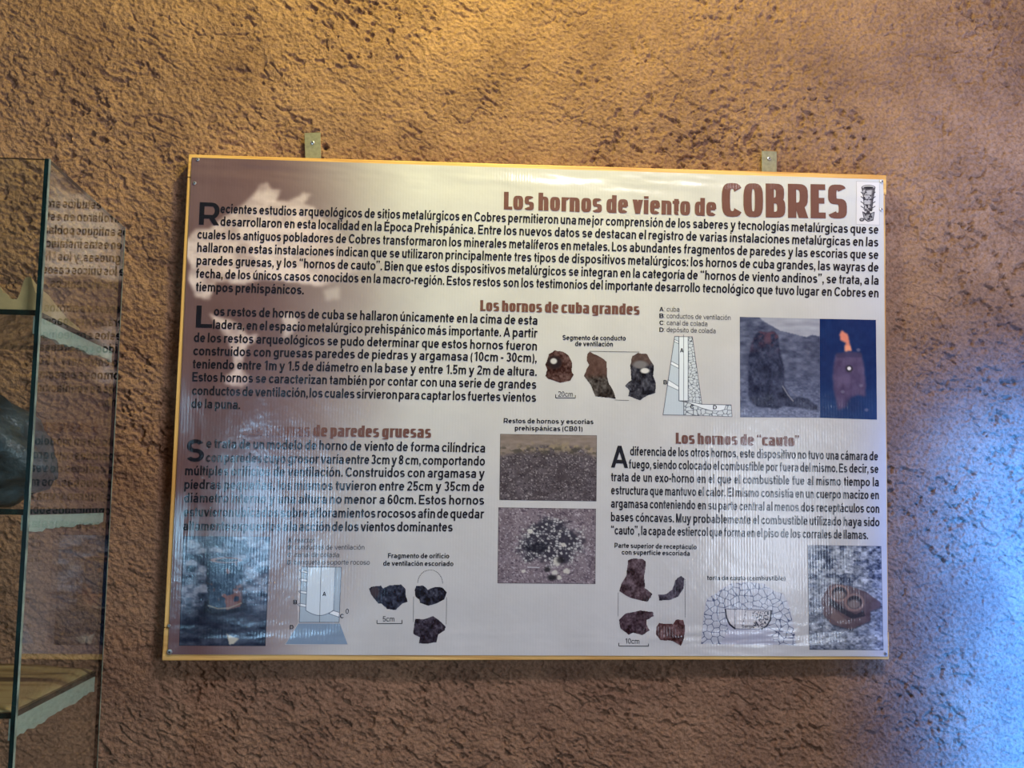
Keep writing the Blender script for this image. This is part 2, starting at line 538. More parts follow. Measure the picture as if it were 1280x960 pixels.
class Pic:
    """a printed picture: colours worked out on a fine grid over a four-cornered area of the sheet"""

    def __init__(s, corners, step, base=(128, 128, 128)):
        c = np.asarray(corners, float); s.step = step
        nx = int(np.hypot(*(c[1] - c[0])) / step) + 2; ny = int(np.hypot(*(c[3] - c[0])) / step) + 2
        s.X, s.Y = quad_grid(c, nx, ny)
        s.C = np.zeros((ny, nx, 3)) + np.array(base, float)
        s.keep = None

    def mix(s, a, col):
        a = np.asarray(a, float)[..., None]
        s.C = s.C * (1 - a) + np.asarray(col, float) * a

    def poly(s, pts, col, soft=0, alpha=1.0):
        a = inside(s.X, s.Y, pts).astype(float)
        if soft: a = blur(a, soft)
        s.mix(a * alpha, col); return a

    def ell(s, cx, cy, rx, ry, col, soft=0.15, alpha=1.0):
        d = np.hypot((s.X - cx) / rx, (s.Y - cy) / ry)
        a = 1 - sstep(1 - soft, 1 + soft, d); s.mix(a * alpha, col); return a

    def line(s, pts, col, w=0.7, alpha=1.0):
        al = np.zeros(s.X.shape)
        for (x0, y0), (x1, y1) in zip(pts[:-1], pts[1:]):
            L = max((x1 - x0) ** 2 + (y1 - y0) ** 2, 1e-9)
            t = np.clip(((s.X - x0) * (x1 - x0) + (s.Y - y0) * (y1 - y0)) / L, 0, 1)
            d = np.hypot(s.X - x0 - t * (x1 - x0), s.Y - y0 - t * (y1 - y0))
            al = np.maximum(al, np.clip((w / 2 - d) / s.step + .5, 0, 1))
        s.mix(al * alpha, col)

    def noise(s, sx, sy, seed, octv=4): return fbm(s.X / sx, s.Y / sy, seed, octv)

    def mottle(s, amt, sx, sy, seed, octv=4, where=1.0):
        n = (s.noise(sx, sy, seed, octv) - .5) * 2 * amt
        s.C = s.C + n[..., None] * (np.asarray(where)[..., None] if not np.isscalar(where) else 1)

    def build(s, name, lift, label=None):
        P = on_sheet(s.X, s.Y, lift)
        ny, nx = s.X.shape
        i = np.arange(ny * nx).reshape(ny, nx)
        F = np.stack([i[:-1, :-1], i[1:, :-1], i[1:, 1:], i[:-1, 1:]], -1).reshape(-1, 4)
        if s.keep is not None:
            k = s.keep; kk = (k[:-1, :-1] & k[1:, 1:]) | (k[1:, :-1] & k[:-1, 1:])
            F = F[kk.ravel()]
            used = np.unique(F); re = np.zeros(ny * nx, int); re[used] = np.arange(len(used))
            P = P.reshape(-1, 3)[used]; F = re[F]; C = s.C.reshape(-1, 3)[used]
        else:
            C = s.C.reshape(-1, 3)
        o = mesh_obj(name, P, F, M_PRINT, BOARD, smooth=True, col=s2l(np.clip(C, 3, 250)))
        if label: o['label'] = label
        return o


# ---- the sheet with its printed backdrop: mauve fading to pale grey, a faint llama at the left
def sheet():
    p = Pic(SHEET, 2.0, (202, 200, 196))
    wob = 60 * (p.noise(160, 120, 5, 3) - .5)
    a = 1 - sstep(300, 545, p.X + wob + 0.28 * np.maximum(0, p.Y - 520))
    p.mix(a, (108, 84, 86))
    wool = [(233, 300), (246, 285), (262, 287), (275, 275), (300, 258), (318, 243), (325, 231), (334, 229), (339, 236), (351, 238), (347, 247), (342, 252), (358, 252),
            (370, 248), (380, 241), (389, 243), (380, 255), (392, 259), (400, 270), (420, 285), (440, 305), (455, 330), (430, 350), (400, 358), (360, 352), (330, 350), (300, 356),
            (270, 352), (262, 375), (245, 372), (236, 350), (238, 330), (231, 315)]
    w = p.poly(wool, (226, 208, 204), 2, 0.0)
    a = w * (1 - 0.6 * sstep(360, 450, p.X)) * (0.35 + 0.9 * (p.noise(22, 13, 61, 4)))
    p.mix(np.clip(a, 0, .93), (229, 210, 207))
    p.poly([(405, 362), (425, 358), (424, 374), (406, 376)], (214, 202, 198), 3, 0.5)
    head = [(262, 392), (276, 397), (288, 400), (300, 407), (310, 420), (325, 416), (318, 428), (309, 432), (304, 448), (301, 460), (311, 470), (311, 478), (302, 484), (290, 483), (280, 478),
            (283, 470), (293, 462), (291, 445), (285, 425), (270, 405)]
    w = p.poly(head, (224, 205, 203), 2, 0.0)
    p.mix(w * np.clip(0.35 + 0.9 * p.noise(14, 12, 63, 3), 0, .9), (226, 206, 203))
    w = p.poly([(350, 392), (368, 390), (374, 404), (362, 420), (352, 425), (356, 408)], (224, 208, 204), 3, 0.0)
    p.mix(w * 0.75, (220, 204, 200))
    p.ell(288, 474, 4, 2.5, (170, 140, 140), .4, .6)
    p.ell(303, 477, 4, 2.5, (170, 140, 140), .4, .5)
    p.mottle(6, 40, 40, 66)
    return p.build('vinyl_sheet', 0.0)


SHEET_OBJ = sheet()


# ------------------------------------------------------------------ lettering: a drawn alphabet (no font files)
class Face:
    def __init__(s, X, H, A, D, wx, wy, n, widths, sb, space=0.28):
        s.X, s.H, s.A, s.D, s.wx, s.wy, s.n, s.W, s.sb, s.space = X, H, A, D, wx, wy, n, widths, sb, space
        s.cache = {}

    # pieces are polygons in em units
    def R(s, x0, x1, y0, y1): s.P.append([(x0, y0), (x1, y0), (x1, y1), (x0, y1)])
    def V(s, x, y0, y1): s.R(x, x + s.wx, y0, y1)
    def Hb(s, x0, x1, y): s.R(x0, x1, y, y + s.wy)

    def dg(s, p, q, k=1.04):
        w = s.wx * k / 2
        s.P.append([(p[0] - w, p[1]), (p[0] + w, p[1]), (q[0] + w, q[1]), (q[0] - w, q[1])])

    def arc(s, x0, x1, y0, y1, a0, a1, wx=None, wy=None):
        wx = wx or s.wx; wy = wy or s.wy
        cx, cy, rx, ry = (x0 + x1) / 2, (y0 + y1) / 2, (x1 - x0) / 2, (y1 - y0) / 2
        k = max(4, int(abs(a1 - a0) / 17)); e = 2.0 / s.n; o = []; i = []
        for j in range(k + 1):
            a = math.radians(a0 + (a1 - a0) * j / k); c, d = math.cos(a), math.sin(a)
            c = math.copysign(abs(c) ** e, c); d = math.copysign(abs(d) ** e, d)
            o.append((cx + rx * c, cy + ry * d)); i.append((cx + max(rx - wx, .01) * c, cy + max(ry - wy, .01) * d))
        for j in range(k): s.P.append([o[j], o[j + 1], i[j + 1], i[j]])

    def glyph(s, ch):
        if ch in s.cache: return s.cache[ch]
        s.P = []
        acc = {'á': 'a', 'é': 'e', 'í': 'ı', 'ó': 'o', 'ú': 'u', 'ñ': 'n', 'É': 'E'}
        base = acc.get(ch, ch)
        w = s.draw(base)
        if ch in 'áéíóú':
            y = s.X + 0.06; c = w / 2
            s.P.append([(c - .07, y), (c + .03, y), (c + .15, y + .15), (c + .0, y + .15)])
        elif ch == 'É':
            y = s.H + 0.04; c = w / 2
            s.P.append([(c - .07, y), (c + .03, y), (c + .15, y + .13), (c + .0, y + .13)])
        elif ch == 'ñ':
            s.R(w * .12, w * .55, s.X + .09, s.X + .17); s.R(w * .45, w * .88, s.X + .06, s.X + .14)
        s.cache[ch] = (s.P, w)
        return s.cache[ch]

    def draw(s, c):
        X, H, A, D, wx, wy = s.X, s.H, s.A, s.D, s.wx, s.wy
        w = s.W.get(c, s.W.get('o'))
        if c in 'oO0':
            s.arc(0, w, 0, X if c == 'o' else H, 0, 360)
        elif c in 'cC':
            h = X if c == 'c' else H; s.arc(0, w * 1.07, 0, h, 36, 324)
        elif c == 'e':
            s.arc(0, w, 0, X, 0, 322); s.Hb(wx * .5, w - wx * .25, X * .5 - wy * .42)
        elif c == 'a':
            s.arc(w * .03, w, X - 2 * X * .34, X, 0, 158); s.V(w - wx, 0, X * .66)
            s.arc(0, w * .86, 0, X * .61, 90, 275); s.Hb(w * .43, w - wx * .5, X * .61 - wy); s.Hb(w * .43, w - wx * .8, 0)
        elif c in 'bdpq':
            s.arc(0, w, 0, X, 0, 360)
            s.V(0 if c in 'bp' else w - wx, -D if c in 'pq' else 0, A if c in 'bd' else X)
        elif c in 'nh':
            s.V(0, 0, X if c == 'n' else A); r = X * .42
            s.arc(0, w, X - 2 * r, X, 0, 150); s.V(w - wx, 0, X - r)
        elif c == 'm':
            s.V(0, 0, X); h = (w + wx) / 2; r = X * .40
            s.arc(0, h, X - 2 * r, X, 0, 150); s.V(h - wx, 0, X - r); s.arc(h - wx, w, X - 2 * r, X, 0, 150); s.V(w - wx, 0, X - r)
        elif c == 'u':
            s.V(w - wx, 0, X); r = X * .42; s.arc(0, w, 0, 2 * r, 180, 330); s.V(0, r, X)
        elif c == 'r':
            s.V(0, 0, X); s.arc(0, w * 1.5, X - .8 * X, X, 62, 150)
        elif c in 'iı':
            s.V(0, 0, X)
            if c == 'i': s.R(0, wx, A - min(wy * 1.05, .115), A)
        elif c == 'l': s.V(0, 0, A)
        elif c == 'j':
            x = w - wx; s.V(x, -D * .45, X); s.R(x, x + wx, A - wy * 1.05, A); s.arc(x - wx * 1.1, w, -D, -D * .1, 262, 360)
        elif c == 't':
            x = w * .22; s.V(x, wy * 1.2, A * .9); s.Hb(0, w, X - wy); s.arc(x, x + w * 1.15, 0, X * .5, 180, 275)
        elif c == 'f':
            x = w * .20; s.V(x, 0, A - .14); s.Hb(0, w * .93, X - wy); s.arc(x, x + w * 1.2, A - .30, A, 85, 180)
        elif c in 'sS':
            h = X if c == 's' else H; m = h / 2
            s.arc(w * .02, w * .97, m - wy / 2, h, 28, 272); s.arc(0, w, 0, m + wy / 2, -152, 92)
        elif c == 'g':
            s.arc(0, w, 0, X, 0, 360); s.V(w - wx, -D * .4, X); s.arc(0, w, -D, D * .55, 200, 360)
        elif c == 'v': s.dg((w / 2, 0), (wx / 2, X)); s.dg((w / 2, 0), (w - wx / 2, X))
        elif c == 'y':
            s.dg((w / 2, 0), (wx / 2, X)); s.dg((w * .36, -D), (w - wx / 2, X)); s.Hb(w * .06, w * .38, -D)
        elif c == 'w':
            for a, b_ in ((.27, 0), (.27, .5), (.73, .5), (.73, 1)):
                s.dg((w * a, 0), (wx / 2 + (w - wx) * b_, X), .92)
        elif c == 'x': s.dg((wx * .6, 0), (w - wx * .6, X), 1.2); s.dg((w - wx * .6, 0), (wx * .6, X), 1.2)
        elif c == 'z':
            s.Hb(0, w, 0); s.Hb(0, w, X - wy); s.dg((wx * .65, wy * .8), (w - wx * .65, X - wy * .8), 1.2)
        elif c == 'k':
            s.V(0, 0, A); s.dg((w - wx * .6, 0), (w * .42, X * .62), 1.15); s.dg((wx * .7, X * .3), (w - wx * .65, X), 1.15)
        elif c == 'A':
            s.dg((wx * .5, 0), (w / 2, H), 1.0); s.dg((w - wx * .5, 0), (w / 2, H), 1.0); s.Hb(w * .22, w * .78, H * .2)
        elif c in 'BPR':
            s.V(0, 0, H); m = H * (.5 if c == 'B' else .45)
            k = w * (.94 if c == 'B' else 1)
            s.arc(k - (H - m) * 1.25, k, m - (wy if c != 'B' else wy / 2), H, -90, 90); cx = k - (H - m) * .62
            s.Hb(wx * .5, cx, H - wy); s.Hb(wx * .5, cx, m - (wy if c != 'B' else wy / 2))
            if c == 'B':
                s.arc(w - m * 1.25, w, 0, m + wy / 2, -90, 90); s.Hb(wx * .5, w - m * .62, 0)
            if c == 'R': s.dg((w - wx * .55, 0), (w * .52, m), 1.15)
        elif c == 'D':
            s.V(0, 0, H); s.arc(w - H * 1.0, w, 0, H, -90, 90); s.Hb(wx * .5, w - H * .49, 0); s.Hb(wx * .5, w - H * .49, H - wy)
        elif c in 'EFL':
            s.V(0, 0, H)
            if c != 'F': s.Hb(wx * .5, w, 0)
            if c != 'L': s.Hb(wx * .5, w * .97, H - wy); s.Hb(wx * .5, w * .92, H * .5 - wy * .4)
        elif c == 'M':
            s.V(0, 0, H); s.V(w - wx, 0, H); s.dg((w / 2, 0), (wx * .6, H)); s.dg((w / 2, 0), (w - wx * .6, H))
        elif c == '1':
            s.V(w * .5, 0, H); s.P.append([(w * .1, H * .72), (w * .1, H * .84), (w * .55, H), (w * .55, H * .84)])
        elif c == '2':
            s.arc(0, w, H - H * .56, H, -25, 165); s.Hb(0, w, 0); s.dg((wx * .6, wy * .8), (w - wx * .75, H * .56), 1.15)
        elif c == '3':
            s.arc(0, w * .96, H * .46, H, -85, 155); s.arc(0, w, 0, H * .56, -155, 88)
        elif c == '5':
            s.arc(0, w, 0, H * .64, -155, 135); s.R(w * .1, w * .95, H - wy, H); s.P.append([(w * .04, H * .38), (w * .04 + wx, H * .38), (w * .14 + wx, H), (w * .14, H)])
        elif c == '6':
            s.arc(0, w, 0, H * .62, 0, 360); s.arc(0, w, 0, H, 48, 200)
        elif c == '8':
            s.arc(w * .04, w * .96, H * .46, H, 0, 360); s.arc(0, w, 0, H * .56, 0, 360)
        elif c == '.': s.R(0, wx, 0, wy * 1.1)
        elif c == ',':
            s.R(0, wx, 0, wy * 1.1); s.P.append([(wx * .45, 0), (wx, 0), (wx * .5, -wy * 1.1), (0, -wy * 1.1)])
        elif c == ':': s.R(0, wx, 0, wy * 1.1); s.R(0, wx, X - wy * 1.1, X)
        elif c == '-': s.R(0, w, X * .42, X * .42 + wy)
        elif c == '(': s.arc(0, w * 2.2, -D, A, 118, 242, wx * .85)
        elif c == ')': s.arc(-w * 1.2, w, -D, A, -62, 62, wx * .85)
        elif c in '“”':
            for x in (0, w * .55):
                if c == '“': s.R(x, x + w * .4, A - .20, A - .08); s.P.append([(x, A - .09), (x + w * .22, A - .09), (x + w * .38, A), (x + w * .2, A)])
                else: s.R(x, x + w * .4, A - .11, A); s.P.append([(x + w * .18, A - .1), (x + w * .4, A - .1), (x + w * .2, A - .21), (x + w * .02, A - .21)])
        return w

    def run(s, word, track=0.0):
        """polygons and ink-to-ink width of a word"""
        x = 0; out = []
        for k, ch in enumerate(word):
            P, w = s.glyph(ch)
            q = s.sb
            lf = q * .1 if ch in 'vwyAxft' else (q * 1.35 if ch in 'bhiíklmnñpruúBDEÉFLMPR1' else q * .85)
            rt = q * .1 if ch in 'vwyAx' else (q * .4 if ch in 'rftcLFk' else (q * 1.35 if ch in 'adághiílmnñquúM' else q * .85))
            if k: x += lf + track
            out += [[(a + x, b_) for a, b_ in pl] for pl in P]
            x += w + rt
            last = rt
        return out, x - last


W_ARIAL = dict(a=.50, b=.52, c=.50, d=.52, e=.51, f=.34, g=.52, h=.48, i=.14, j=.22, k=.52, l=.14, m=.76, n=.48, o=.55, p=.52, q=.52, r=.33, s=.48, t=.30, u=.48, v=.55, w=.78, x=.55, y=.55, z=.45,
               A=.70, B=.60, C=.64, D=.62, E=.54, F=.50, L=.49, M=.68, O=.70, P=.56, R=.64, S=.59)
W_ARIAL.update({'ı': .14, '.': .14, ',': .14, ':': .14, '-': .26, '(': .22, ')': .22, '“': .40, '”': .40, '0': .48, '1': .40, '2': .48, '3': .48, '5': .48, '6': .48, '8': .48})
BOLD = Face(.519, .716, .73, .20, .152, .118, 2.1, W_ARIAL, .045)
W_THIN = dict(W_ARIAL); W_THIN.update({'i': .085, 'l': .085, 'ı': .085, '.': .085, ',': .085, ':': .085})
THIN = Face(.519, .716, .73, .20, .088, .076, 2.2, W_THIN, .055, .36)
W_IMP = {k: v * .80 for k, v in W_ARIAL.items()}
W_IMP.update(dict(o=.43, n=.43, h=.43, r=.30, s=.41, d=.43, e=.43, v=.44, i=.20, t=.29, L=.36, c=.42, u=.43, b=.43, a=.43, g=.43, w=.66, y=.45, p=.43,
                  C=.47, O=.47, B=.47, R=.48, E=.36, S=.46))
W_IMP.update({'“': .30, '”': .30})
IMPACT = Face(.635, .79, .80, .15, .198, .135, 3.2, W_IMP, .028, .19)


def set_lines(name, lines, face, m, size_px, lift=0.0007, sx=None, label=None, mingap=0.22):
    """lines: (text, x0, y0, x1, y1) baselines on the photograph's frame; each fills its own span, word gaps take up the slack"""
    meas = []
    if face is THIN: mingap = .36
    for t, x0, y0, x1, y1 in lines:
        L = math.hypot(x1 - x0, y1 - y0) / size_px
        words = t.split(' ')
        runs = [face.run(q) for q in words]
        meas.append((words, runs, sum(r[1] for r in runs), L))
    V = []; Fc = []
    full = [L / (w + min(mingap, face.space) * (len(wd) - 1)) for wd, r, w, L in meas]
    k0 = sx if sx else sorted(full)[len(full) // 2]
    for (t, x0, y0, x1, y1), (wd, runs, wsum, L) in zip(lines, meas):
        k = L / (wsum + face.space * (len(wd) - 1))
        k = min(max(k, k0 * .965), k0 * 1.035, L / (wsum + .7 * face.space * max(0, len(wd) - 1)))
        if len(wd) == 1: k = L / wsum
        gap = (L - wsum * k) / max(1, len(wd) - 1)
        ex, ey = (x1 - x0) / L, (y1 - y0) / L              # one em along the line, in frame pixels
        # the upright direction of the board at this spot
        p0 = at(np.array([x0]), np.array([y0]), 0.0)[0]
        q0 = p0 + np.array([0, 0, .02]); dcam = R_CAM.T @ (q0 - CAM)
        up = np.array([640 + F_PX * dcam[0] / dcam[1] - x0, 480 - F_PX * dcam[2] / dcam[1] - y0]); up = up / np.linalg.norm(up) * size_px
        pen = 0.0
        for r, wid in runs:
            for pl in r:
                b0 = len(V)
                for a, c in pl:
                    e = pen + a * k
                    V.append((x0 + ex * e + up[0] * c, y0 + ey * e + up[1] * c))
                Fc.append(tuple(range(b0, b0 + len(pl))))
            pen += wid * k + gap
    V = np.array(V)
    P = on_sheet(V[:, 0], V[:, 1], lift)
    # wind every face towards the viewer
    out = []
    for f in Fc:
        a = sum(V[f[i]][0] * V[f[(i + 1) % len(f)]][1] - V[f[(i + 1) % len(f)]][0] * V[f[i]][1] for i in range(len(f)))
        out.append(f if a < 0 else f[::-1])
    o = mesh_obj(name, P, out, m, BOARD)
    if label: o['label'] = label
    return o


# headings
set_lines('title_lettering', [("Los hornos de viento de", 629.7, 262, 895, 270.6)], IMPACT, M_BROWN, 22 / .79, mingap=.17)
set_lines('title_lettering', [("COBRES", 902, 271.2, 1058.5, 273.6)], IMPACT, M_BROWN, 42.5 / .79)
set_lines('heading_lettering', [("Los hornos de cuba grandes", 600.2, 388.8, 799.2, 393.8)], IMPACT, M_BROWN, 13.6 / .79, mingap=.17)
set_lines('heading_lettering', [("Las wayras de paredes gruesas", 303.7, 544.2, 538.7, 547.6)], IMPACT, M_BROWN, 14.2 / .79, mingap=.17)
set_lines('heading_lettering', [("Los hornos de “cauto”", 844.5, 554.6, 999, 558.2)], IMPACT, M_BROWN, 13.7 / .79, mingap=.17)
# paragraphs
B_PX = 16.3
set_lines('paragraph_lettering', [
    ("ecientes estudios arqueológicos de sitios metalúrgicos en Cobres permitieron una mejor comprensión de los saberes y tecnologías metalúrgicas que se", 275.7, 266.7, 1097.5, 292.7),
    ("desarrollaron en esta localidad en la Época Prehispánica. Entre los nuevos datos se destacan el registro de varias instalaciones metalúrgicas en las", 275.7, 282.6, 1097.5, 308.5),
    ("cuales los antiguos pobladores de Cobres transformaron los minerales metalíferos en metales. Los abundantes fragmentos de paredes y las escorias que se", 247, 298.6, 1097.5, 324.2),
    ("hallaron en estas instalaciones indican que se utilizaron principalmente tres tipos de dispositivos metalúrgicos: los hornos de cuba grandes, las wayras de", 246.7, 315, 1097.7, 340),
    ("paredes gruesas, y los “hornos de cauto”. Bien que estos dispositivos metalúrgicos se integran en la categoría de “hornos de viento andinos”, se trata, a la", 246, 331.2, 1097.7, 356.2),
    ("fecha, de los únicos casos conocidos en la macro-región. Estos restos son los testimonios del importante desarrollo tecnológico que tuvo lugar en Cobres en", 245.3, 347.5, 1097.7, 372),
    ("tiempos prehispánicos.", 245, 364.2, 379.5, 368)], BOLD, M_INK, B_PX)
set_lines('drop_cap', [("R", 249, 281, 274, 282)], BOLD, M_INK, 28 / .716)
set_lines('paragraph_lettering', [
    ("os restos de hornos de cuba se hallaron únicamente en la cima de esta", 267.5, 394.7, 671.5, 406.2),
    ("ladera, en el espacio metalúrgico prehispánico más importante. A partir", 266.5, 411.2, 671.5, 422),
    ("de los restos arqueológicos se pudo determinar que estos hornos fueron", 242.5, 427.5, 671, 438.2),
    ("construidos con gruesas paredes de piedras y argamasa (10cm - 30cm),", 241.7, 444, 670.5, 453),
    ("teniendo entre 1m y 1.5 de diámetro en la base y entre 1.5m y 2m de altura.", 241, 460.5, 670.5, 470),
    ("Estos hornos se caracterizan también por contar con una serie de grandes", 240.5, 476.7, 670.2, 486.2),
    ("conductos de ventilación, los cuales sirvieron para captar los fuertes vientos", 240, 493.7, 670, 502.5),
    ("de la puna.", 239, 510, 300, 511.5)], BOLD, M_INK, B_PX)
set_lines('drop_cap', [("L", 245, 409.5, 265.3, 410)], BOLD, M_INK, 27.5 / .716)
set_lines('paragraph_lettering', [
    ("e trata de un modelo de horno de viento de forma cilíndrica", 258, 560, 606.2, 565.7),
    ("con paredes cuyo grosor varía entre 3cm y 8 cm, comportando", 257.5, 577.5, 606, 582),
    ("múltiples orificios de ventilación. Construidos con argamasa y", 231.5, 594, 605.5, 597.5),
    ("piedras pequeñas, los mismos tuvieron entre 25cm y 35cm de", 230.5, 611.2, 605.2, 614),
    ("diámetro interno y una altura no menor a 60cm. Estos hornos", 230, 628, 605, 631),
    ("estuvieron ubicados sobre afloramientos rocosos afin de quedar", 229.5, 645.5, 604.7, 648),
    ("altamente expuestos a la acción de los vientos dominantes", 229, 663, 565.7, 664.4)], BOLD, M_INK, B_PX + .3)
set_lines('drop_cap', [("S", 232.5, 577, 255, 577.3)], BOLD, M_INK, 28 / .716)
set_lines('paragraph_lettering', [
    ("diferencia de los otros hornos, este dispositivo no tuvo una cámara de", 787.5, 569.2, 1097, 575.7),
    ("fuego, siendo colocado el combustible por fuera del mismo. Es decir, se", 786, 585.5, 1097.5, 591.5),
    ("trata de un exo-horno en el que el combustible fue al mismo tiempo la", 763.7, 601.5, 1098, 608),
    ("estructura que mantuvo el calor. El mismo consistía en un cuerpo macizo en", 763.7, 618, 1098.2, 624.2),
    ("argamasa conteniendo en su parte central al menos dos receptáculos con", 763.5, 634.5, 1098.7, 641.2),
    ("bases cóncavas. Muy probablemente el combustible utilizado haya sido", 763.5, 651.5, 1099, 658),
    ("“cauto”, la capa de estiercol que forma en el piso de los corrales de llamas.", 763.7, 668, 1084.7, 674)], BOLD, M_INK, B_PX - .6)
set_lines('drop_cap', [("A", 763.5, 584.5, 785, 585)], BOLD, M_INK, 27.5 / .716)
# captions and keys
CP = 8.6
set_lines('caption_lettering', [("Segmento de conducto", 703, 425, 782, 425.8), ("de ventilación", 718.7, 432.6, 766, 433.2)], BOLD, M_INK, CP)
set_lines('caption_lettering', [("Restos de hornos y escorias", 629.5, 528.8, 741.7, 530.2), ("prehispánicas (CB01)", 643.5, 538, 728, 539.2)], BOLD, M_INK, CP)
set_lines('caption_lettering', [("Fragmento de orificio", 485, 697.4, 561.5, 697.9), ("de ventilación escoriado", 479, 707, 566.7, 707.5)], BOLD, M_INK, CP)
set_lines('caption_lettering', [("Parte superior de receptáculo", 768, 684.6, 870.5, 686.6), ("con superficie escoriada", 777, 693, 862, 694.6)], BOLD, M_INK, CP)
set_lines('caption_lettering', [("torta de cauto (combustible)", 883.5, 725, 981.5, 725.6)], BOLD, M_INK, CP - .4)
KP = 8.6
set_lines('key_lettering', [(": cuba", 830.2, 389.4, 849, 389.8), (": conductos de ventilación", 830.2, 397.7, 913, 400.2), (": canal de colada", 830.2, 406.3, 884, 407.8), (": depósito de colada", 830.2, 415, 894.2, 416.6)], THIN, M_GREY, KP)
set_lines('key_lettering', [(c, 824, y, 829.4, y + .1) for c, y in zip("ABCD", (389.2, 397.5, 406.2, 414.9))], BOLD, M_INK, 7.6)
set_lines('key_lettering', [(": reactor", 365.6, 678, 393.7, 678.2), (": conductos de ventilación", 365.2, 686.5, 455.5, 687), (": canal de colada", 364.8, 696, 424, 696.3), (": banqueta o soporte rocoso", 364.4, 705.4, 462.3, 705.8)], THIN, M_GREY, KP)
set_lines('key_lettering', [(c, 360 - .3 * k, y, 364.6 - .3 * k, y) for k, (c, y) in enumerate(zip("ABCD", (678, 686.5, 696, 705.4)))], BOLD, M_INK, 7.4)
set_lines('scale_lettering', [("20cm", 697.7, 495.6, 716, 496)], THIN, M_INK, 9)
set_lines('scale_lettering', [("5cm", 478.5, 776.6, 493, 776.7)], THIN, M_INK, 9)
set_lines('scale_lettering', [("10cm", 781.5, 804.3, 799, 804.5)], THIN, M_INK, 9)


def rules(name, paths, w=0.8, m=M_INK, lift=0.0006, dash=None):
    """thin printed lines; dash = (on, off) in frame pixels"""
    V = []; Fc = []
    for pts in paths:
        for (x0, y0), (x1, y1) in zip(pts[:-1], pts[1:]):
            L = math.hypot(x1 - x0, y1 - y0); dx, dy = (x1 - x0) / L, (y1 - y0) / L
            segs = []; t = 0
            if dash:
                while t < L: segs.append((t, min(L, t + dash[0]))); t += sum(dash)
            else:
                n = max(1, int(L / 6)); segs = [(L * i / n, L * (i + 1) / n) for i in range(n)]
            for a, c in segs:
                k = len(V); nx_, ny_ = -dy * w / 2, dx * w / 2
                V += [(x0 + dx * a + nx_, y0 + dy * a + ny_), (x0 + dx * a - nx_, y0 + dy * a - ny_), (x0 + dx * c - nx_, y0 + dy * c - ny_), (x0 + dx * c + nx_, y0 + dy * c + ny_)]
                Fc.append((k + 3, k + 2, k + 1, k))
    V = np.array(V); P = on_sheet(V[:, 0], V[:, 1], lift)
    return mesh_obj(name, P, Fc, m, BOARD)


rules('scale_bar', [[(694.5, 493), (694.5, 497.4), (719, 497.6), (719, 494)]])
rules('scale_bar', [[(471.3, 775), (471.3, 779.3), (502.5, 779.3), (502.5, 774.8)]])
rules('scale_bar', [[(773.3, 803.5), (773.3, 807.4), (810.5, 807.5), (810.5, 804.4)]])
for g in ([(737, 439.2), (799, 440.2)], [(768, 500), (786, 500.6)]): rules('guide_line', [g], .5, M_GREY)
semi = [(537.7 + 15.5 * math.cos(a), 729 - 16.6 * math.sin(a)) for a in np.linspace(0, math.pi, 25)]
for g in (semi, [(517, 746), (516.6, 778)], [(558.3, 747), (557.8, 781)]): rules('guide_line', [g], .8, M_INK, dash=(.9, 1.1))
for g in ([(772.6, 741), (772.4, 770)], [(856, 724), (856.2, 772)]): rules('guide_line', [g], .7, M_INK, dash=(1, .9))


# ---- printed photographs
def cr(o, k, pts): return [(o[0] + a / k, o[1] + c / k) for a, c in pts]


def photo_hill():
    p = Pic([(924.5, 396.2), (1024.3, 398.6), (1024.6, 522.2), (925, 521.6)], 0.9, (82, 88, 112))
    p.mottle(40, 9, 5, 3, 5)
    g = sstep(455, 490, p.Y) * .5; p.mix(g, (102, 110, 138)); p.mottle(60, 3.2, 2.0, 6, 3, g)
    sky = [(943, 390), (952, 400), (962, 406), (975, 413.5), (990, 417), (1008, 421.5), (1015, 418.5), (1026, 421), (1026, 390)]
    a = p.poly(sky, (158, 160, 172), 1); p.mottle(20, 22, 5, 9, 3, a)
    k = 6.737; o = (915, 390)
    body = cr(o, k, [(195, 195), (230, 165), (300, 170), (360, 165), (388, 205), (400, 330), (435, 460), (440, 620), (500, 745), (560, 715), (640, 730), (720, 790), (725, 832), (640, 822), (440, 790), (380, 814), (220, 802), (140, 742), (132, 450), (155, 290)])
    a = p.poly(body, (44, 50, 74), 3)
    p.mottle(30, 8, 9, 12, 4, a); p.mottle(22, 2.4, 3, 13, 3, a)
    top = a * (1 - sstep(418, 448, p.Y + 14 * (p.noise(9, 9, 15, 3) - .5)))
    p.mix(top * .75 * sstep(.3, .6, p.noise(7, 6, 16, 3)), (100, 66, 80))
    p.line(cr(o, k, [(425, 625), (470, 700), (512, 750)]), (140, 140, 150), 1.6, .8)
    p.line(cr(o, k, [(500, 665), (550, 712)]), (120, 122, 140), 1.2, .7)
    g = sstep(506, 512, p.Y) * (1 - a); p.mix(g * .8, (112, 120, 146)); p.mottle(34, 2.6, 1.8, 17, 3, g)
    return p.build('furnace_photo', 0.0003)


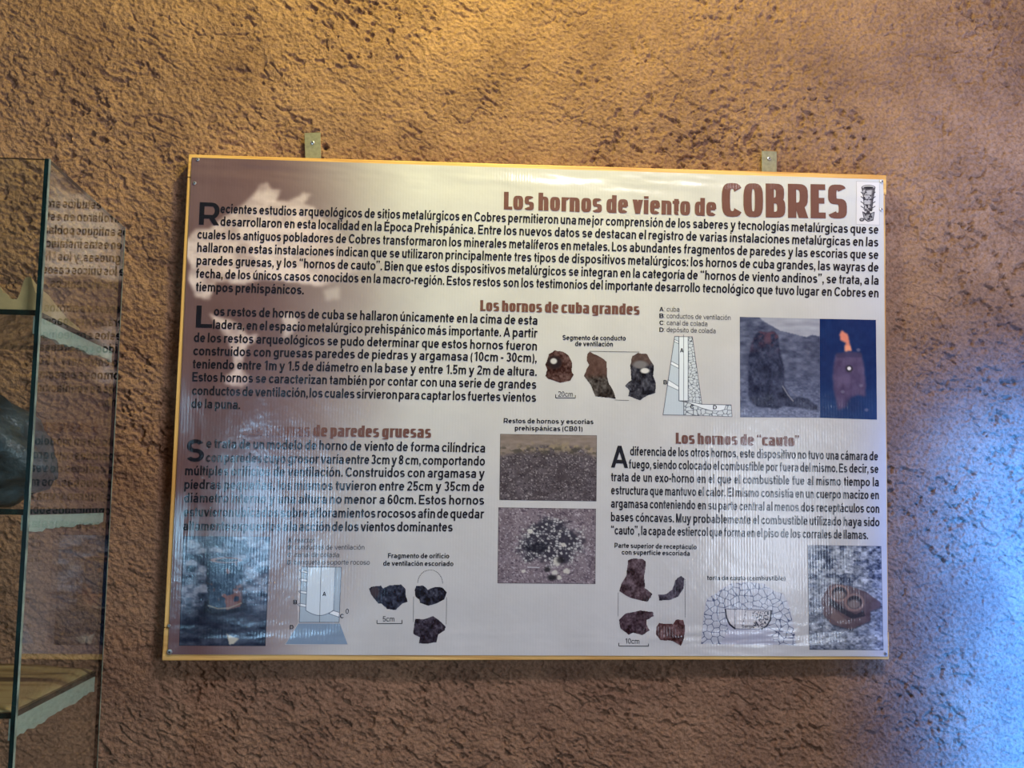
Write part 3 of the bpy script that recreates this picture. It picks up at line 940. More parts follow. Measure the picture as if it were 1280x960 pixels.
def photo_night():
    p = Pic([(1024.4, 398.6), (1094.6, 400), (1095.8, 524.6), (1024.7, 522.3)], 0.9, (12, 42, 92))
    p.mix(sstep(470, 510, p.Y), (26, 58, 104)); p.mottle(7, 7, 7, 3)
    k = 6.737; o = (915, 390)
    body = cr(o, k, [(870, 360), (960, 335), (1085, 345), (1110, 450), (1126, 620), (1120, 715), (1060, 700), (1000, 725), (965, 800), (890, 830), (850, 640), (845, 540), (855, 420)])
    a = p.poly(body, (84, 72, 104), 6); p.mottle(28, 10, 14, 5, 4, a); p.ell(1066, 506, 9, 8, (24, 44, 88), .7, .6)
    p.poly(cr(o, k, [(870, 345), (1085, 340), (1095, 380), (880, 385)]), (52, 52, 84), 2, .6)
    p.poly(cr(o, k, [(925, 150), (945, 170), (975, 190), (990, 270), (1004, 328), (948, 330), (955, 262), (912, 240), (903, 190)]), (226, 136, 112), 3)
    p.poly(cr(o, k, [(945, 285), (1000, 285), (1004, 328), (948, 330)]), (250, 170, 130), 2, .7)
    p.ell(*cr(o, k, [(985, 478)])[0], 4.4, 4.4, (48, 46, 58), .3); p.ell(*cr(o, k, [(985, 476)])[0], 2.3, 2.3, (236, 232, 232), .3)
    for q in ((930, 672), (1085, 620), (1130, 825), (1062, 320)): p.ell(*cr(o, k, [q])[0], 2.4, 2.0, (122, 118, 142), .6, .7)
    return p.build('furnace_photo', 0.0003)


def framed(p, w=0.9, col=(40, 36, 40)):
    ny, nx = p.X.shape; e = max(1, int(round(w / p.step)))
    m = np.zeros((ny, nx)); m[:e] = 1; m[-e:] = 1; m[:, :e] = 1; m[:, -e:] = 1; p.mix(m, col)


def photo_field():
    p = Pic([(625.2, 542.4), (746, 544.3), (745.4, 626.6), (624.2, 625)], 0.8, (84, 76, 80))
    y = p.Y - 0.016 * (p.X - 625)
    p.mottle(20, 10, 6, 2, 3)
    sp = p.noise(1.5, 1.3, 4, 2); p.mix(sstep(.62, .85, sp) * .8, (176, 168, 166)); p.mix(sstep(.62, .8, p.noise(1.8, 1.5, 8, 2)) * .7, (40, 36, 42))
    edge = 562 + 6 * (p.noise(14, 9, 19, 3) - .5) - 7 * np.exp(-((p.X - 700) / 34) ** 2) + 8 * (1 - sstep(625, 660, p.X)) - 8 * sstep(720, 746, p.X) * -1
    top = 1 - sstep(edge - 3, edge + 3, y)
    p.mix(top, (136, 122, 112)); p.mottle(16, 12, 3, 11, 3, top)
    sh = np.exp(-((y - 558) / 6.5) ** 2) * sstep(.42, .62, p.noise(6, 4.5, 13, 3)) * sstep(635, 660, p.X)
    p.mix(sh * .85, (156, 140, 112)); p.mix(np.exp(-((y - 562) / 5) ** 2) * sstep(.5, .65, p.noise(5, 3.5, 27, 3)) * .8, (74, 70, 62))
    framed(p); return p.build('slag_field_photo', 0.0003)


def photo_heap():
    p = Pic([(623, 634.2), (744.8, 636), (744.2, 730), (621.8, 729)], 0.8, (126, 114, 120))
    p.mottle(20, 12, 10, 31, 3)
    p.mix(sstep(.6, .8, p.noise(1.7, 1.5, 33, 2)) * .7, (196, 188, 190)); p.mix(sstep(.6, .8, p.noise(2.2, 1.8, 35, 2)) * .65, (62, 52, 64))
    d = np.hypot((p.X - 687) / 44, (p.Y - 677) / 31) + .5 * (p.noise(12, 10, 37, 3) - .5)
    a = 1 - sstep(.72, 1.02, d); p.mix(a * .85, (46, 46, 58))
    e, cid = voronoi(p.X / 3.6, p.Y / 3.0, 41)
    st = sstep(.12, .3, e) * sstep(.35, .8, cid) * (1 - sstep(.9, 1.12, d)); p.mix(st * .9, (196, 194, 190))
    core = 1 - sstep(.25, .6, np.hypot((p.X - 672) / 28, (p.Y - 684) / 17) + .5 * (p.noise(7, 7, 43, 3) - .5)); p.mix(core * .75, (22, 24, 36))
    for x, y, rx, ry in ((696, 702, 6, 7), (693, 716, 4.5, 4), (699, 722, 3.5, 3.5), (708, 714, 5, 4), (663, 664, 5, 3.5), (704, 681, 4, 3), (654, 714, 3.5, 2.5)):
        p.ell(x + 2 * (p.noise(2, 2, 47, 2) - .5), y + 2 * (p.noise(2, 2, 49, 2) - .5), rx * .8, ry * .8, (214, 210, 196), .25, .85)
    for x, y, rx, ry in ((701, 700, 5, 4), (690, 722, 6, 3.5), (684, 712, 4, 3)): p.ell(x, y, rx, ry, (30, 30, 36), .5, .85)
    p.line([(660, 709), (674, 709.5)], (200, 200, 205), 1.1)
    framed(p); return p.build('slag_heap_photo', 0.0003)


def photo_wayra():
    p = Pic([(229.5, 670), (338, 671), (332, 807.4), (224, 807)], 0.9, (84, 94, 114))
    n = p.noise(15, 8, 51, 5); p.mix(sstep(.50, .66, n), (134, 142, 158)); p.mix(sstep(.50, .34, n) * 0 + (1 - sstep(.34, .48, n)), (40, 50, 72))
    p.mottle(26, 5, 3, 52, 4)
    low = sstep(748, 770, p.Y); p.mix(low * .72, (36, 44, 62)); p.mottle(22, 8, 5, 53, 4, low)
    o = (200, 600); k = 4
    body = cr(o, k, [(240, 408), (270, 397), (345, 392), (400, 396), (414, 408), (413, 600), (400, 632), (330, 650), (250, 636), (232, 500)])
    p.poly(cr(o, k, [(225, 600), (430, 590), (440, 650), (300, 680), (215, 660)]), (24, 30, 46), 3, .8)
    a = p.poly(body, (46, 64, 88), 1); p.mottle(24, 9, 9, 55, 4, a)
    red = a * sstep(.46, .58, p.noise(11, 11, 57, 3) + .34 * sstep(284, 298, p.X) * sstep(722, 742, p.Y) - .2)
    p.mix(red * .85, (134, 84, 74))
    p.mix(a * np.exp(-((p.X - 259.5) / 2.2) ** 2) * .7, (22, 30, 46)); p.mix(a * np.exp(-((p.X - 303) / 2) ** 2) * .5, (30, 36, 52))
    p.ell(283, 700.2, 20, 3.6, (142, 104, 96), .15); p.ell(284, 700.4, 14.5, 2.3, (28, 34, 50), .2)
    p.line(cr(o, k, [(245, 628), (290, 643), (345, 640), (408, 615)]), (150, 140, 122), 1.5, .9)
    p.poly(cr(o, k, [(332, 768), (362, 782), (396, 792), (372, 818), (348, 824)]), (198, 192, 172), 1, .95)
    framed(p, .9, (24, 28, 40)); return p.build('cylindrical_furnace_photo', 0.0003)


def photo_cauto():
    p = Pic([(1009.2, 681.2), (1101.2, 682.6), (1104, 812.6), (1011.2, 812)], 0.8, (140, 146, 156))
    n = p.noise(9, 6, 71, 5); up = 1 - sstep(722, 742, p.Y)
    p.mix((1 - sstep(.36, .5, n)) * (.3 + .6 * up), (62, 72, 94)); p.mix(sstep(.54, .7, n) * .7, (176, 182, 188)); p.mottle(70, 3.4, 2.4, 73, 3)
    o = (800, 600); k = 4
    lobe = cr(o, k, [(905, 600), (925, 560), (945, 527), (975, 518), (1050, 530), (1130, 560), (1170, 590), (1202, 612), (1198, 640), (1150, 655), (1150, 705), (1050, 747), (960, 722), (915, 672)])
    p.poly([(x + .8, y + 1.6) for x, y in lobe], (40, 46, 62), 2, .7)
    a = p.poly(lobe, (94, 78, 84), 1); p.mottle(18, 7, 6, 75, 4, a)
    p.poly(cr(o, k, [(945, 590), (980, 612), (1030, 650), (1080, 672), (1115, 650), (1125, 680), (1060, 695), (1000, 660), (950, 625)]), (40, 42, 56), 1, .85)
    p.poly(cr(o, k, [(960, 640), (1020, 690), (1050, 720), (1000, 720), (950, 690)]), (132, 112, 108), 2, .6)
    for (x, y), rx, ry in ((cr(o, k, [(996, 566)])[0], 12.6, 10.4), (cr(o, k, [(1071, 612)])[0], 12.4, 11.2)):
        p.ell(x, y, rx, ry, (136, 110, 106), .08); p.ell(x, y - .2, rx * .76, ry * .74, (46, 44, 56), .12); p.ell(x - .4, y + 2.2, rx * .62, ry * .5, (124, 110, 108), .3)
    framed(p, .8, (40, 48, 66)); return p.build('double_crucible_photo', 0.0003)


photo_hill(); photo_night(); photo_field(); photo_heap(); photo_wayra(); photo_cauto()


# ---- printed fragments, cut out along their outlines
def fragment(pts, base, seed, spots=(), top=None, name='fragment_picture'):
    P_ = np.array(pts); x0, y0 = P_.min(0) - 1; x1, y1 = P_.max(0) + 1
    p = Pic([(x0, y0), (x1, y0), (x1, y1), (x0, y1)], 0.5, base)
    rough = []
    rnd = random.Random(seed)
    for (a, c), (e, f) in zip(pts, pts[1:] + pts[:1]):
        for t in (0, .33, .66): rough.append((a + (e - a) * t + (rnd.random() - .5) * .7, c + (f - c) * t + (rnd.random() - .5) * .7))
    p.mottle(58, 6, 7, seed, 5); p.mottle(36, 2.0, 2.4, seed + 3, 3)
    if top is not None:
        cy, col = top; p.mix((1 - sstep(cy - 4, cy + 5, p.Y + 5 * (p.noise(5, 5, seed + 7) - .5))) * .75, col)
    for x, y, rx, ry, col in spots: p.ell(x, y, rx, ry, col, .3)
    p.keep = inside(p.X, p.Y, rough)
    return p.build(name, 0.0003)


PAPER = (202, 200, 196)
c5 = lambda pts: cr((500, 370), 4, pts)
fragment(c5([(725, 345), (745, 290), (775, 272), (815, 278), (845, 300), (862, 340), (860, 380), (870, 395), (850, 425), (800, 434), (740, 415), (725, 400), (735, 370)]), (74, 50, 46), 101,
         ((693, 453, 9, 8, (40, 32, 34)), (692, 451.5, 4.2, 3.6, PAPER)))
fragment(c5([(935, 290), (950, 280), (1000, 305), (1035, 330), (1035, 400), (1045, 440), (1065, 470), (1080, 516), (1040, 510), (975, 502), (950, 440), (920, 400), (930, 370), (945, 345), (933, 325)]), (60, 54, 50), 103, top=(470, (96, 68, 60)))
fragment(c5([(1160, 300), (1190, 285), (1235, 290), (1255, 330), (1270, 350), (1265, 400), (1280, 440), (1276, 485), (1240, 497), (1200, 522), (1140, 502), (1145, 470), (1122, 450), (1155, 420), (1150, 350)]), (46, 46, 54), 105,
         ((800, 456, 9, 5, (120, 116, 116)), (806, 463.5, 5.6, 3.4, (214, 210, 204))), top=(455, (104, 82, 72)))
c7 = lambda pts: cr((350, 660), 5.818, pts)
fragment(c7([(648, 440), (665, 425), (735, 418), (750, 440), (800, 415), (880, 410), (912, 440), (918, 500), (928, 535), (890, 550), (840, 595), (780, 590), (740, 548), (715, 548), (660, 480)]), (34, 38, 54), 107, ((468, 740, 6, 7, (64, 52, 58)),))
fragment(c7([(980, 450), (990, 420), (1040, 415), (1075, 448), (1120, 428), (1180, 430), (1212, 465), (1195, 520), (1120, 555), (1080, 565), (1015, 545), (1015, 520), (985, 500)]), (34, 36, 50), 109)
fragment(c7([(975, 690), (985, 660), (1050, 662), (1110, 640), (1150, 665), (1205, 715), (1200, 740), (1150, 775), (1140, 830), (1050, 843), (1010, 835), (1015, 795), (970, 770)]), (46, 40, 52), 111)
c8 = lambda pts: cr((500, 600), 4, pts)
c9 = lambda pts: cr((800, 600), 4, pts)
fragment(c8([(1140, 400), (1170, 390), (1215, 395), (1230, 410), (1222, 480), (1225, 540), (1262, 570), (1255, 585), (1235, 608), (1150, 590), (1095, 555), (1105, 520), (1130, 480)]), (76, 58, 64), 113)
fragment(c9([(172, 510), (185, 488), (205, 480), (221, 492), (217, 540), (190, 582), (150, 600), (95, 602), (89, 572), (130, 570), (160, 550)]), (66, 58, 70), 115)
fragment(c8([(1095, 700), (1130, 665), (1200, 652), (1265, 658), (1268, 680), (1235, 700), (1232, 720), (1248, 752), (1210, 775), (1165, 762), (1145, 775), (1100, 740)]), (70, 52, 60), 117)
fragment(c9([(80, 735), (95, 715), (165, 720), (180, 697), (215, 697), (226, 730), (222, 790), (205, 830), (160, 805), (100, 800), (80, 770)]), (88, 58, 58), 119)


# ---- printed drawings
def bg_of(x, y):
    return (200, 194, 192)


def drawing_furnace():
    p = Pic([(826.5, 418), (917, 419), (918, 522.5), (825, 520.5)], 0.42, (206, 200, 196))
    o = (820, 380); k = 6.4; LN = (58, 66, 78)
    c = lambda pts: cr(o, k, pts)
    left = c([(148, 260), (182, 260), (182, 775), (222, 782), (220, 890), (55, 887)])
    p.poly(left, (196, 206, 212))
    for d in ([(146, 285), (180, 300), (180, 318), (142, 300)], [(120, 458), (180, 490), (180, 516), (114, 482)], [(94, 606), (180, 660), (180, 692), (88, 650)]):
        p.poly(c(d), (234, 238, 240)); p.line(c(d + d[:1]), LN, .5)
    shaft = c([(182, 262), (256, 262), (256, 775), (182, 775)])
    p.poly(shaft, (228, 234, 236)); p.line(shaft + shaft[:1], LN, .6); p.line(c([(220, 240), (220, 890)]), LN, .5)
    ms = c([(256, 262), (290, 262), (366, 803), (256, 782)])
    base = c([(222, 784), (300, 800), (366, 803), (600, 808), (607, 902), (222, 890)])
    for reg, sc in ((ms, 4.6), (base, 6.6)):
        a = inside(p.X, p.Y, reg); kx = sc * (1 if reg is base else 1)
        if reg is ms: kx = 3.2 + 2.6 * sstep(420, 500, p.Y) if False else sc
        e, cid = voronoi(p.X / kx, p.Y / (kx * .8), 131)
        p.mix(a * 1.0, (206, 212, 214)); p.mix(a * (1 - sstep(.05, .15, e)), (74, 80, 92)); p.line(reg + reg[:1], LN, .6)
    basin = c([(224, 776), (256, 780), (366, 803), (560, 808), (545, 846), (510, 856), (440, 855), (360, 832)])
    p.poly(basin, (232, 236, 238)); p.line(basin + basin[:1], LN, .6)
    p.line(left + left[:1], LN, .7)
    p.keep = (inside(p.X, p.Y, c([(140, 236), (300, 236), (375, 795), (610, 800), (617, 910), (46, 896)])))
    p.build('furnace_section_drawing', 0.0003)
    q = lambda x, y: cr(o, k, [(x, y)])[0]
    L = []
    for ch, x, y in (('A', 190, 388), ('B', 58, 643), ('C', 273, 838), ('D', 455, 843)):
        a = q(x, y); L.append((ch, a[0], a[1], a[0] + 4.6, a[1]))
    for ln in L: set_lines('drawing_letter', [ln], BOLD, M_INK, 7.4)


def drawing_reactor():
    o = (350, 660); k = 5.818; LN = (56, 66, 84); c = lambda pts: cr(o, k, pts)
    p = Pic([(355, 704), (437, 704), (437, 808), (355, 808)], 0.42, (200, 194, 192))
    out = c([(158, 282), (446, 284), (430, 686), (140, 686)]); p.poly(out, (176, 190, 200))
    base = c([(135, 694), (436, 694), (492, 845), (40, 845)]); p.poly(base, (132, 152, 172))
    bx = [(x, 600 + 36 * math.sin(math.pi * (x - 188) / 202) - (x - 188) * 0.0) for x in np.linspace(390, 188, 14)]
    sh = c([(203, 284), (402, 285), (390, 600)] + bx + [(188, 590)]); p.poly(sh, (218, 228, 234))
    for d in ([(160, 305), (200, 318), (200, 330), (150, 318)], [(156, 366), (198, 374), (196, 392), (148, 384)], [(152, 456), (194, 462), (192, 480), (146, 472)], [(146, 548), (190, 556), (188, 576), (138, 566)]):
        p.poly(c(d), (236, 240, 242)); p.line(c(d[:2]), LN, .5); p.line(c(d[2:]), LN, .5); p.line(c([d[3], (d[3][0] - 10, d[3][1] - 12), d[0]]), LN, .5)
    d = [(355, 622), (385, 600), (432, 614), (430, 648)]; p.poly(c(d), (238, 241, 243)); p.line(c(d + d[:1]), LN, .6)
    p.line(sh + sh[:1], LN, .6); p.line(c([(299, 270), (288, 686)]), LN, .5); p.line(out + out[:1], LN, .7)
    p.keep = inside(p.X, p.Y, c([(140, 276), (452, 278), (436, 690), (496, 850), (34, 850), (130, 690), (125, 560)]))
    p.build('reactor_section_drawing', 0.0003)
    L = []
    for ch, x, y in (('A', 309, 494), ('B', 98, 553), ('C', 437, 655), ('D', 72, 735)):
        a = cr(o, k, [(x, y)])[0]; L.append((ch, a[0], a[1], a[0] + 4.6, a[1]))
    for ln in L: set_lines('drawing_letter', [ln], BOLD, M_INK, 7.4)
    a = cr(o, k, [(478, 622)])[0]
    set_lines('drawing_lettering', [('0', a[0], a[1], a[0] + 3.8, a[1])], THIN, M_INK, 8.6)


def drawing_torta():
    o = (800, 600); k = 4; LN = (78, 86, 112); c = lambda pts: cr(o, k, pts)
    p = Pic(c([(298, 505), (785, 508), (785, 835), (298, 830)]), 0.42, (196, 192, 194))
    dome = c([(305, 824), (312, 750), (320, 660), (335, 592), (375, 570), (415, 540), (460, 516), (540, 510), (620, 520), (670, 556), (715, 570), (740, 620), (758, 690), (772, 770), (776, 828)])
    a = inside(p.X, p.Y, dome)
    e, cid = voronoi(p.X / 8.4, p.Y / 7.6, 151, .95)
    p.mix(a * 1.0, (190, 192, 199)); p.mix(a * (1 - sstep(.05, .13, e)), LN)
    cav = c([(420, 640), (660, 648), (650, 700), (640, 730), (660, 790), (690, 828), (400, 826), (425, 780), (440, 740), (425, 700)])
    p.poly(cav, (182, 182, 194))
    bowl = c([(425, 644), (655, 652), (650, 700), (632, 730), (605, 745), (470, 742), (440, 712), (428, 680)])
    p.poly(bowl, (206, 202, 202))
    sp = c([(560, 656), (645, 656), (640, 708), (610, 738), (565, 738)])
    b_ = inside(p.X, p.Y, sp); p.mix(b_ * sstep(.52, .6, p.noise(1.3, 1.3, 155, 2)), (44, 48, 66))
    p.line(c([(425, 644), (655, 652)]), (50, 56, 76), .8)
    p.line(c([(426, 648), (432, 690), (448, 722), (474, 743)]), (26, 30, 46), 2.0); p.line(c([(655, 654), (650, 700), (632, 730), (604, 746)]), (26, 30, 46), 2.0)
    p.line(c([(474, 743), (604, 746)]), (50, 56, 76), .7); p.line(c([(474, 640), (474, 742)]), (40, 44, 60), .8)
    for t in np.arange(0, 1, .2): p.line(c([(528 - 18 * t, 654 + 80 * t), (528 - 18 * (t + .1), 654 + 80 * (t + .1))]), (44, 48, 66), .7)
    p.line(c([(505, 728), (570, 730)]), (50, 54, 70), .5)
    p.keep = inside(p.X, p.Y, [(x + (1 if x > 934 else -1), y - .6) for x, y in dome])
    p.build('crucible_section_drawing', 0.0003)
    set_lines('drawing_lettering', [("carga", 927.5, 784.6, 941.5, 785)], THIN, M_INK, 5.2)


def emblem():
    p = Pic([(1070.2, 226.6), (1099.2, 227.8), (1099, 281.6), (1069.8, 280.6)], 0.4, (216, 211, 206))
    K = (54, 52, 58)
    body = [(1077, 235), (1093.4, 235.6), (1091, 250), (1089.6, 264), (1080.6, 264), (1079.2, 250)]
    a = p.poly(body, (176, 172, 170)); p.mix(a * (sstep(.52, .64, p.noise(2, 2.4, 171, 3))), K); p.mix(a * sstep(1088, 1091, p.X + .12 * (p.Y - 240)) * .7, K); p.line(body + body[:1], K, .7)
    p.ell(1085.3, 234.6, 8.7, 3.3, K, .06); p.ell(1085.3, 234.4, 7.6, 2.3, (196, 192, 188), .08); p.ell(1085.4, 234.9, 6.4, 1.6, (38, 38, 44), .12)
    for y in (243, 248.6, 254.8, 260.6):
        p.line([(1078.6 + (y - 243) * .08, y), (1076, y - 2.6)], K, 1.0); p.line([(1091 - (y - 243) * .08, y), (1093.6, y - 2.6)], K, 1.0)
        p.line([(1079, y + 1), (1091, y + 1.3)], K, .6)
    blk = [(1078, 265), (1085, 268), (1092.6, 265.4), (1091, 275.4), (1084.6, 277), (1080, 274)]
    a = p.poly(blk, (150, 148, 148)); p.mix(a * sstep(.5, .6, p.noise(1.6, 2.4, 173, 3)), K); p.line(blk + blk[:1], K, .9)
    p.ell(1085, 266, 2.4, 2, K, .2); p.ell(1077, 274.8, 3.0, 2.2, K, .15); p.ell(1077, 274.6, 1.7, 1.1, (150, 148, 146), .2)
    framed(p, .6, (96, 92, 92)); p.build('furnace_emblem', 0.0003)


drawing_furnace(); drawing_reactor(); drawing_torta(); emblem()

# ---- fixings
M_SCREW = simple('bright_screw_steel', (190, 192, 190), 0.3, 0.9)
M_DARK = simple('dark_recess', (22, 24, 28), 0.6)
M_GALV = simple('dull_galvanised_steel', (128, 124, 100), 0.55, 0.35, noise=0.18, nscale=160)


def screw(px, py, r, parent, Y=0.0, name='screw', dark=True):
    q = at(np.array(float(px)), np.array(float(py)), Y)
    y = Y - 0.0016
    b = MB()
    b.lathe_y(q[0], q[2], [(r, y + .003), (r, y), (r * .86, y - .0009), (r * .5, y - .0012), (r * .44, y - .0006)], 18, 0)
    b.lathe_y(q[0], q[2], [(r * .42, y - .0004), (r * .30, y - .0008)], 12, 1)
    return b.build(name, M_SCREW, parent, smooth=False, mats=[M_SCREW, M_DARK])


for x, y in ((247.5, 199.8), (243.5, 229), (211.5, 782), (1101.6, 227.5), (1101.2, 262.4), (1107, 817)):
    screw(x, y, 0.0030, BOARD)
o = screw(212, 815, 0.0048, BOARD, name='eyelet')
o['label'] = 'pale metal eyelet with a dark centre in the bottom left corner'


def bracket(pts, sxy):
    q = [at(np.array(float(a)), np.array(float(c)), 0.0205) for a, c in pts]
    b = MB(); b.prism([(p[0], p[2]) for p in q], 0.0195, 0.0215)
    br = b.build('hanger_bracket', M_GALV, BOARD, bevel=0.0006)
    screw(sxy[0], sxy[1], 0.0036, br, 0.0205)


bracket([(380.4, 166.5), (400.6, 165.6), (401.6, 215), (382, 215)], (390.8, 178.6))
bracket([(952, 188.5), (970.8, 189.6), (971, 235), (952, 235)], (960.9, 198.6))

# ------------------------------------------------------------------ glass display case
GX, GY0, GY1, GTOP = -0.605, -0.6354, -0.3256, 0.2071
GXL, GBOT = -1.30, -0.62
CASE = empty('display_case', ((GX + GXL) / 2, (GY0 + GY1) / 2, FLOOR_Z),
             'clear glass display case with three glass shelves standing left of the panel', 'display case')
M_GLASS = glass_mat('clear_glass')
M_EDGE = simple('dark_green_glass_edge', (9, 34, 31), 0.12, noise=0.6, nscale=40)
M_EDGE_GLINT = simple('pale_edge_glint', (122, 132, 108), 0.4, noise=0.55, nscale=55)  # pale colour imitates light caught on the glass edges
M_FROST = simple('frosted_glass_strip', (176, 190, 172), 0.4, noise=0.12, nscale=70, bump=0.001)
T = 0.005


def pane(name, x0, x1, y0, y1, z0, z1, edges=1):
    """sheet of glass: the two big faces clear, the four cut edges dark green"""
    d = sorted([(x1 - x0, 0), (y1 - y0, 1), (z1 - z0, 2)])[0][1]
    b = MB(); b.box(x0, x1, y0, y1, z0, z1)
    # box faces come as -x, +x, -y... by their order: x0 x1 y0 y1 z0 z1
    ax = [0, 0, 1, 1, 2, 2]
    b.m = [0 if ax[i] == d else edges for i in range(6)]
    return b.build(name, M_GLASS, CASE, mats=[M_GLASS, M_EDGE, M_EDGE_GLINT])


pane('side_pane', GX - T, GX, GY0, GY1, GBOT, GTOP)
pane('side_pane', GXL, GXL + T, GY0, GY1, GBOT, GTOP)
pane('front_pane', GXL + T + .0004, GX - T - .0004, GY0 + .001, GY0 + .001 + T, GBOT, GTOP)
# edge glint put into pale strips down the side pane's two upright edges
b = MB(); b.box(GX - .0002, GX + .0006, GY0 - .0006, GY0 + .004, GBOT, GTOP); b.build('edge_glint', M_EDGE_GLINT, CASE)
b = MB(); b.box(GX - T, GX + .0004, GY1, GY1 + .0012, GBOT, GTOP); b.build('edge_glint', M_EDGE_GLINT, CASE)

SHELF_Z = [0.0395, -0.1767, -0.3895]
for z in SHELF_Z:
    pane('shelf', GXL + T + .001, GX - T - .001, GY0 + .0075, GY1 - .006, z - .006, z)


def strip(z, h0, h1, seed):
    """glued glass cleat under a shelf with a chipped lower edge"""
    rnd = random.Random(seed); n = 26
    pts = []
    for i in range(n + 1):
        t = i / n; y = GY0 + .010 + (GY1 - .010 - GY0 - .010) * t
        h = h0 + (h1 - h0) * t + (rnd.random() - .5) * .0032 + .0012 * math.sin(t * 17 + seed)
        pts.append((y, z - .0064 - h))
    b = MB()
    x0, x1 = GX - T - .0052, GX - T - .0008
    for i in range(n):
        (ya, za), (yb, zb) = pts[i], pts[i + 1]; zt = z - .0064
        b.add([(x0, ya, zt), (x1, ya, zt), (x1, ya, za), (x0, ya, za), (x0, yb, zt), (x1, yb, zt), (x1, yb, zb), (x0, yb, zb)],
              [(0, 4, 5, 1), (1, 5, 6, 2), (2, 6, 7, 3), (3, 7, 4, 0)] + ([(0, 1, 2, 3)] if i == 0 else []) + ([(4, 7, 6, 5)] if i == n - 1 else []))
    b.build('support_strip', M_FROST, CASE)


strip(SHELF_Z[0], .020, .012, 3); strip(SHELF_Z[1], .017, .013, 5); strip(SHELF_Z[2], .022, .018, 9)
M_PLINTH = simple('dark_wooden_plinth', (92, 62, 40), 0.5, noise=0.2, nscale=30)
b = MB(); b.box(GXL - .01, GX + .01, GY0 - .01, GY1 + .01, FLOOR_Z, GBOT); b.build('plinth', M_PLINTH, CASE, bevel=.003)
b = MB(); b.box(GX - T - .030, GX - T - .018, GY0 + .0064, GY0 + .0072, -.404, -.398); b.build('yellow_pad', simple('yellow_tape', (190, 160, 60), .5), CASE)


# ---- things on the shelves
def rock(name, centre, radii, seed, m, label, cat, flat_z, amp=0.28, freq=2.6, sub=4):
    import bmesh
    bm = bmesh.new(); bmesh.ops.create_icosphere(bm, subdivisions=sub, radius=1)
    V = np.array([v.co[:] for v in bm.verts]); Fc = [tuple(v.index for v in f.verts) for f in bm.faces]; bm.free()
    n = (fbm(V[:, 0] * freq + 5 + V[:, 2] * 1.7, V[:, 1] * freq + V[:, 2] * freq, seed, 4) - .5) * 2
    n2 = np.abs(fbm(V[:, 0] * freq * 2 + V[:, 2] * 2.3, V[:, 1] * freq * 2 - V[:, 2] * 3, seed + 9, 3) - .5) * 2
    V = V * (1 + amp * n - amp * .5 * n2)[:, None] * np.array(radii) + np.array(centre)
    V[:, 2] = np.maximum(V[:, 2], flat_z)
    o = mesh_obj(name, V - np.array([centre[0], centre[1], flat_z]), Fc, m, smooth=True)
    o.location = (centre[0], centre[1], flat_z)
    return tag(o, label, cat)


M_SLAG = simple('dark_slag', (54, 64, 66), 0.38, noise=0.85, nscale=34, bump=0.009)
rock('slag_lump', (-0.725, -0.52, SHELF_Z[1] + .058), (.105, .075, .078), 5, M_SLAG,
     'large dark glassy slag lump on the middle glass shelf', 'rock', SHELF_Z[1] + .0004)

M_CLAY = simple('beige_fired_clay', (178, 150, 102), 0.85, noise=0.18, nscale=45, bump=0.002)


def shard():
    z0 = SHELF_Z[0] + .0004
    out = [(-.76, 0), (-.76, .030), (-.725, .032), (-.700, .027), (-.682, .030), (-.672, .026), (-.664, .028), (-.660, .024), (-.655, .025), (-.651, .018), (-.647, .019), (-.643, .012), (-.636, .0115),
           (-.632, .018), (-.6295, .033), (-.627, .0365), (-.6215, .036), (-.6195, .027), (-.616, .020), (-.6125, .016), (-.6125, 0)]
    b = MB(); rnd = random.Random(4)
    rows = 9; vs = []; n = len(out)
    for j in range(rows):
        t = j / (rows - 1); y = GY0 + .014 + .15 * t; k = 1 - .8 * t ** 1.2
        for x, z in out:
            vs.append((x + (rnd.random() - .5) * .0016 * (z > 0) * (x < -.613), y, z0 + z * k * (1 + .12 * (rnd.random() - .5)) if z > 0 else z0))
    fs = [tuple(range(n))[::-1], tuple(range((rows - 1) * n, rows * n))]
    for j in range(rows - 1):
        for i in range(n): fs.append((j * n + i, j * n + (i + 1) % n, (j + 1) * n + (i + 1) % n, (j + 1) * n + i))
    c = np.array([-.70, GY0 + .05, z0])
    o = mesh_obj('pottery_shard', np.array(vs) - c, fs, M_CLAY)
    o.location = c
    return tag(o, 'beige clay shard with an upright prong and jagged rim on the top glass shelf', 'pottery fragment')


shard()


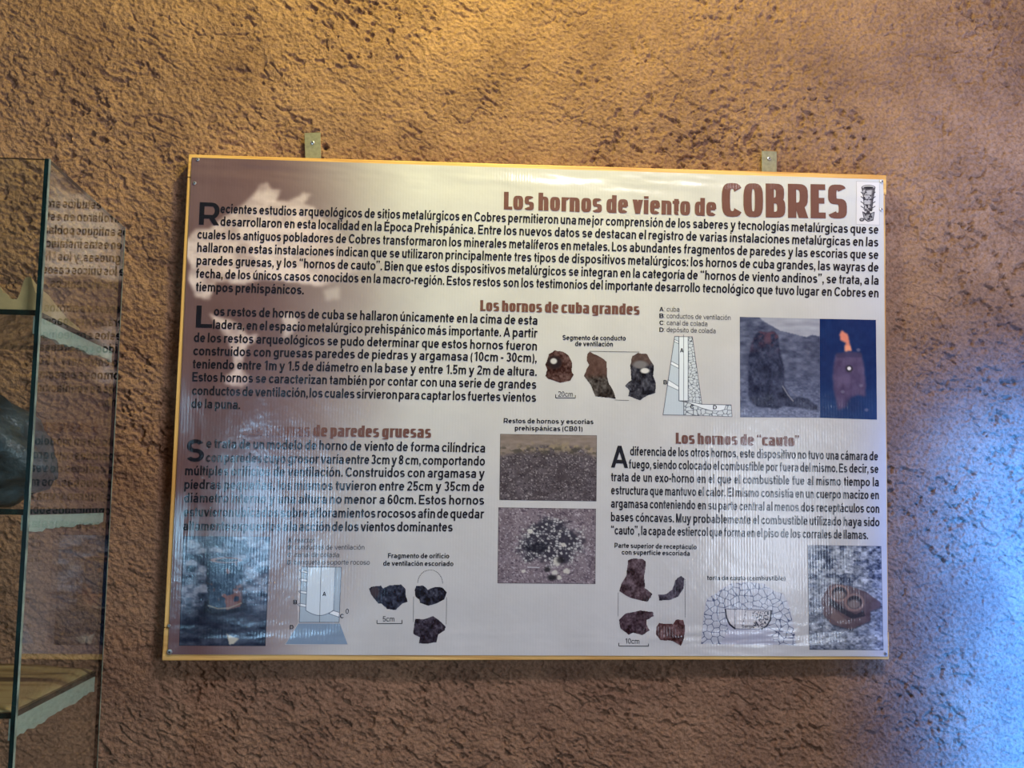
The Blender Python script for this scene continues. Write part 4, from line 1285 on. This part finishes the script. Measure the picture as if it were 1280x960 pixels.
def slab():  # added slab whose streaks imitate a reflection on the lowest shelf
    m, nt, bs = mat('beige_streaked_reflection')
    bs.inputs['Roughness'].default_value = .45
    tc = nd(nt, 'ShaderNodeTexCoord'); mp = nd(nt, 'ShaderNodeMapping'); mp.inputs['Scale'].default_value = (4, 22, 10); mp.inputs['Rotation'].default_value = (0, 0, .12)
    nt.links.new(tc.outputs['Object'], mp.inputs['Vector'])
    nz = nd(nt, 'ShaderNodeTexNoise', Scale=1.3, Detail=3.0, Distortion=.6); nt.links.new(mp.outputs[0], nz.inputs['Vector'])
    r = nd(nt, 'ShaderNodeValToRGB'); e = r.color_ramp.elements
    e[0].position = .36; e[0].color = (*s2l((70, 54, 38)), 1); e[1].position = .52; e[1].color = (*s2l((176, 152, 104)), 1)
    x = e.new(.46); x.color = (*s2l((160, 132, 84)), 1)
    nt.links.new(nz.outputs['Fac'], r.inputs['Fac']); nt.links.new(r.outputs['Color'], bs.inputs['Base Color'])
    z0 = SHELF_Z[2] + .0004; nx, ny = 60, 24
    xs = np.linspace(-1.20, GX - T - .004, nx); ys = np.linspace(GY0 + .010, GY1 - .009, ny)
    X, Y = np.meshgrid(xs, ys)
    top = z0 + .0025 + .004 * fbm(X * 9, Y * 9, 12, 3) + .006 * sstep(GY1 - .05, GY1 - .02, Y) * np.exp(-((X + .72) / .07) ** 2)
    edge = (X == xs[-1]) | (X == xs[0]) | (Y == ys[0]) | (Y == ys[-1])
    top = np.where(edge, z0 + .001, top)
    V = np.concatenate([np.stack([X, Y, top], -1).reshape(-1, 3), np.stack([X, Y, X * 0 + z0], -1).reshape(-1, 3)])
    i = np.arange(nx * ny).reshape(ny, nx); N = nx * ny
    F = np.stack([i[:-1, :-1], i[:-1, 1:], i[1:, 1:], i[1:, :-1]], -1).reshape(-1, 4)
    rim = list(i[0]) + list(i[1:, -1]) + list(i[-1, -2::-1]) + list(i[-2:0:-1, 0])
    S = np.array([(rim[k], rim[k] + N, rim[(k + 1) % len(rim)] + N, rim[(k + 1) % len(rim)]) for k in range(len(rim))])
    c = np.array([-.9, (GY0 + GY1) / 2, z0])
    o = mesh_obj('reflection_slab', V - c, np.concatenate([F, F[:, ::-1] + N, S]), m)
    o.location = c
    return tag(o, 'added beige slab with dark streaks imitating a reflection on the lowest glass shelf', 'added slab')


slab()
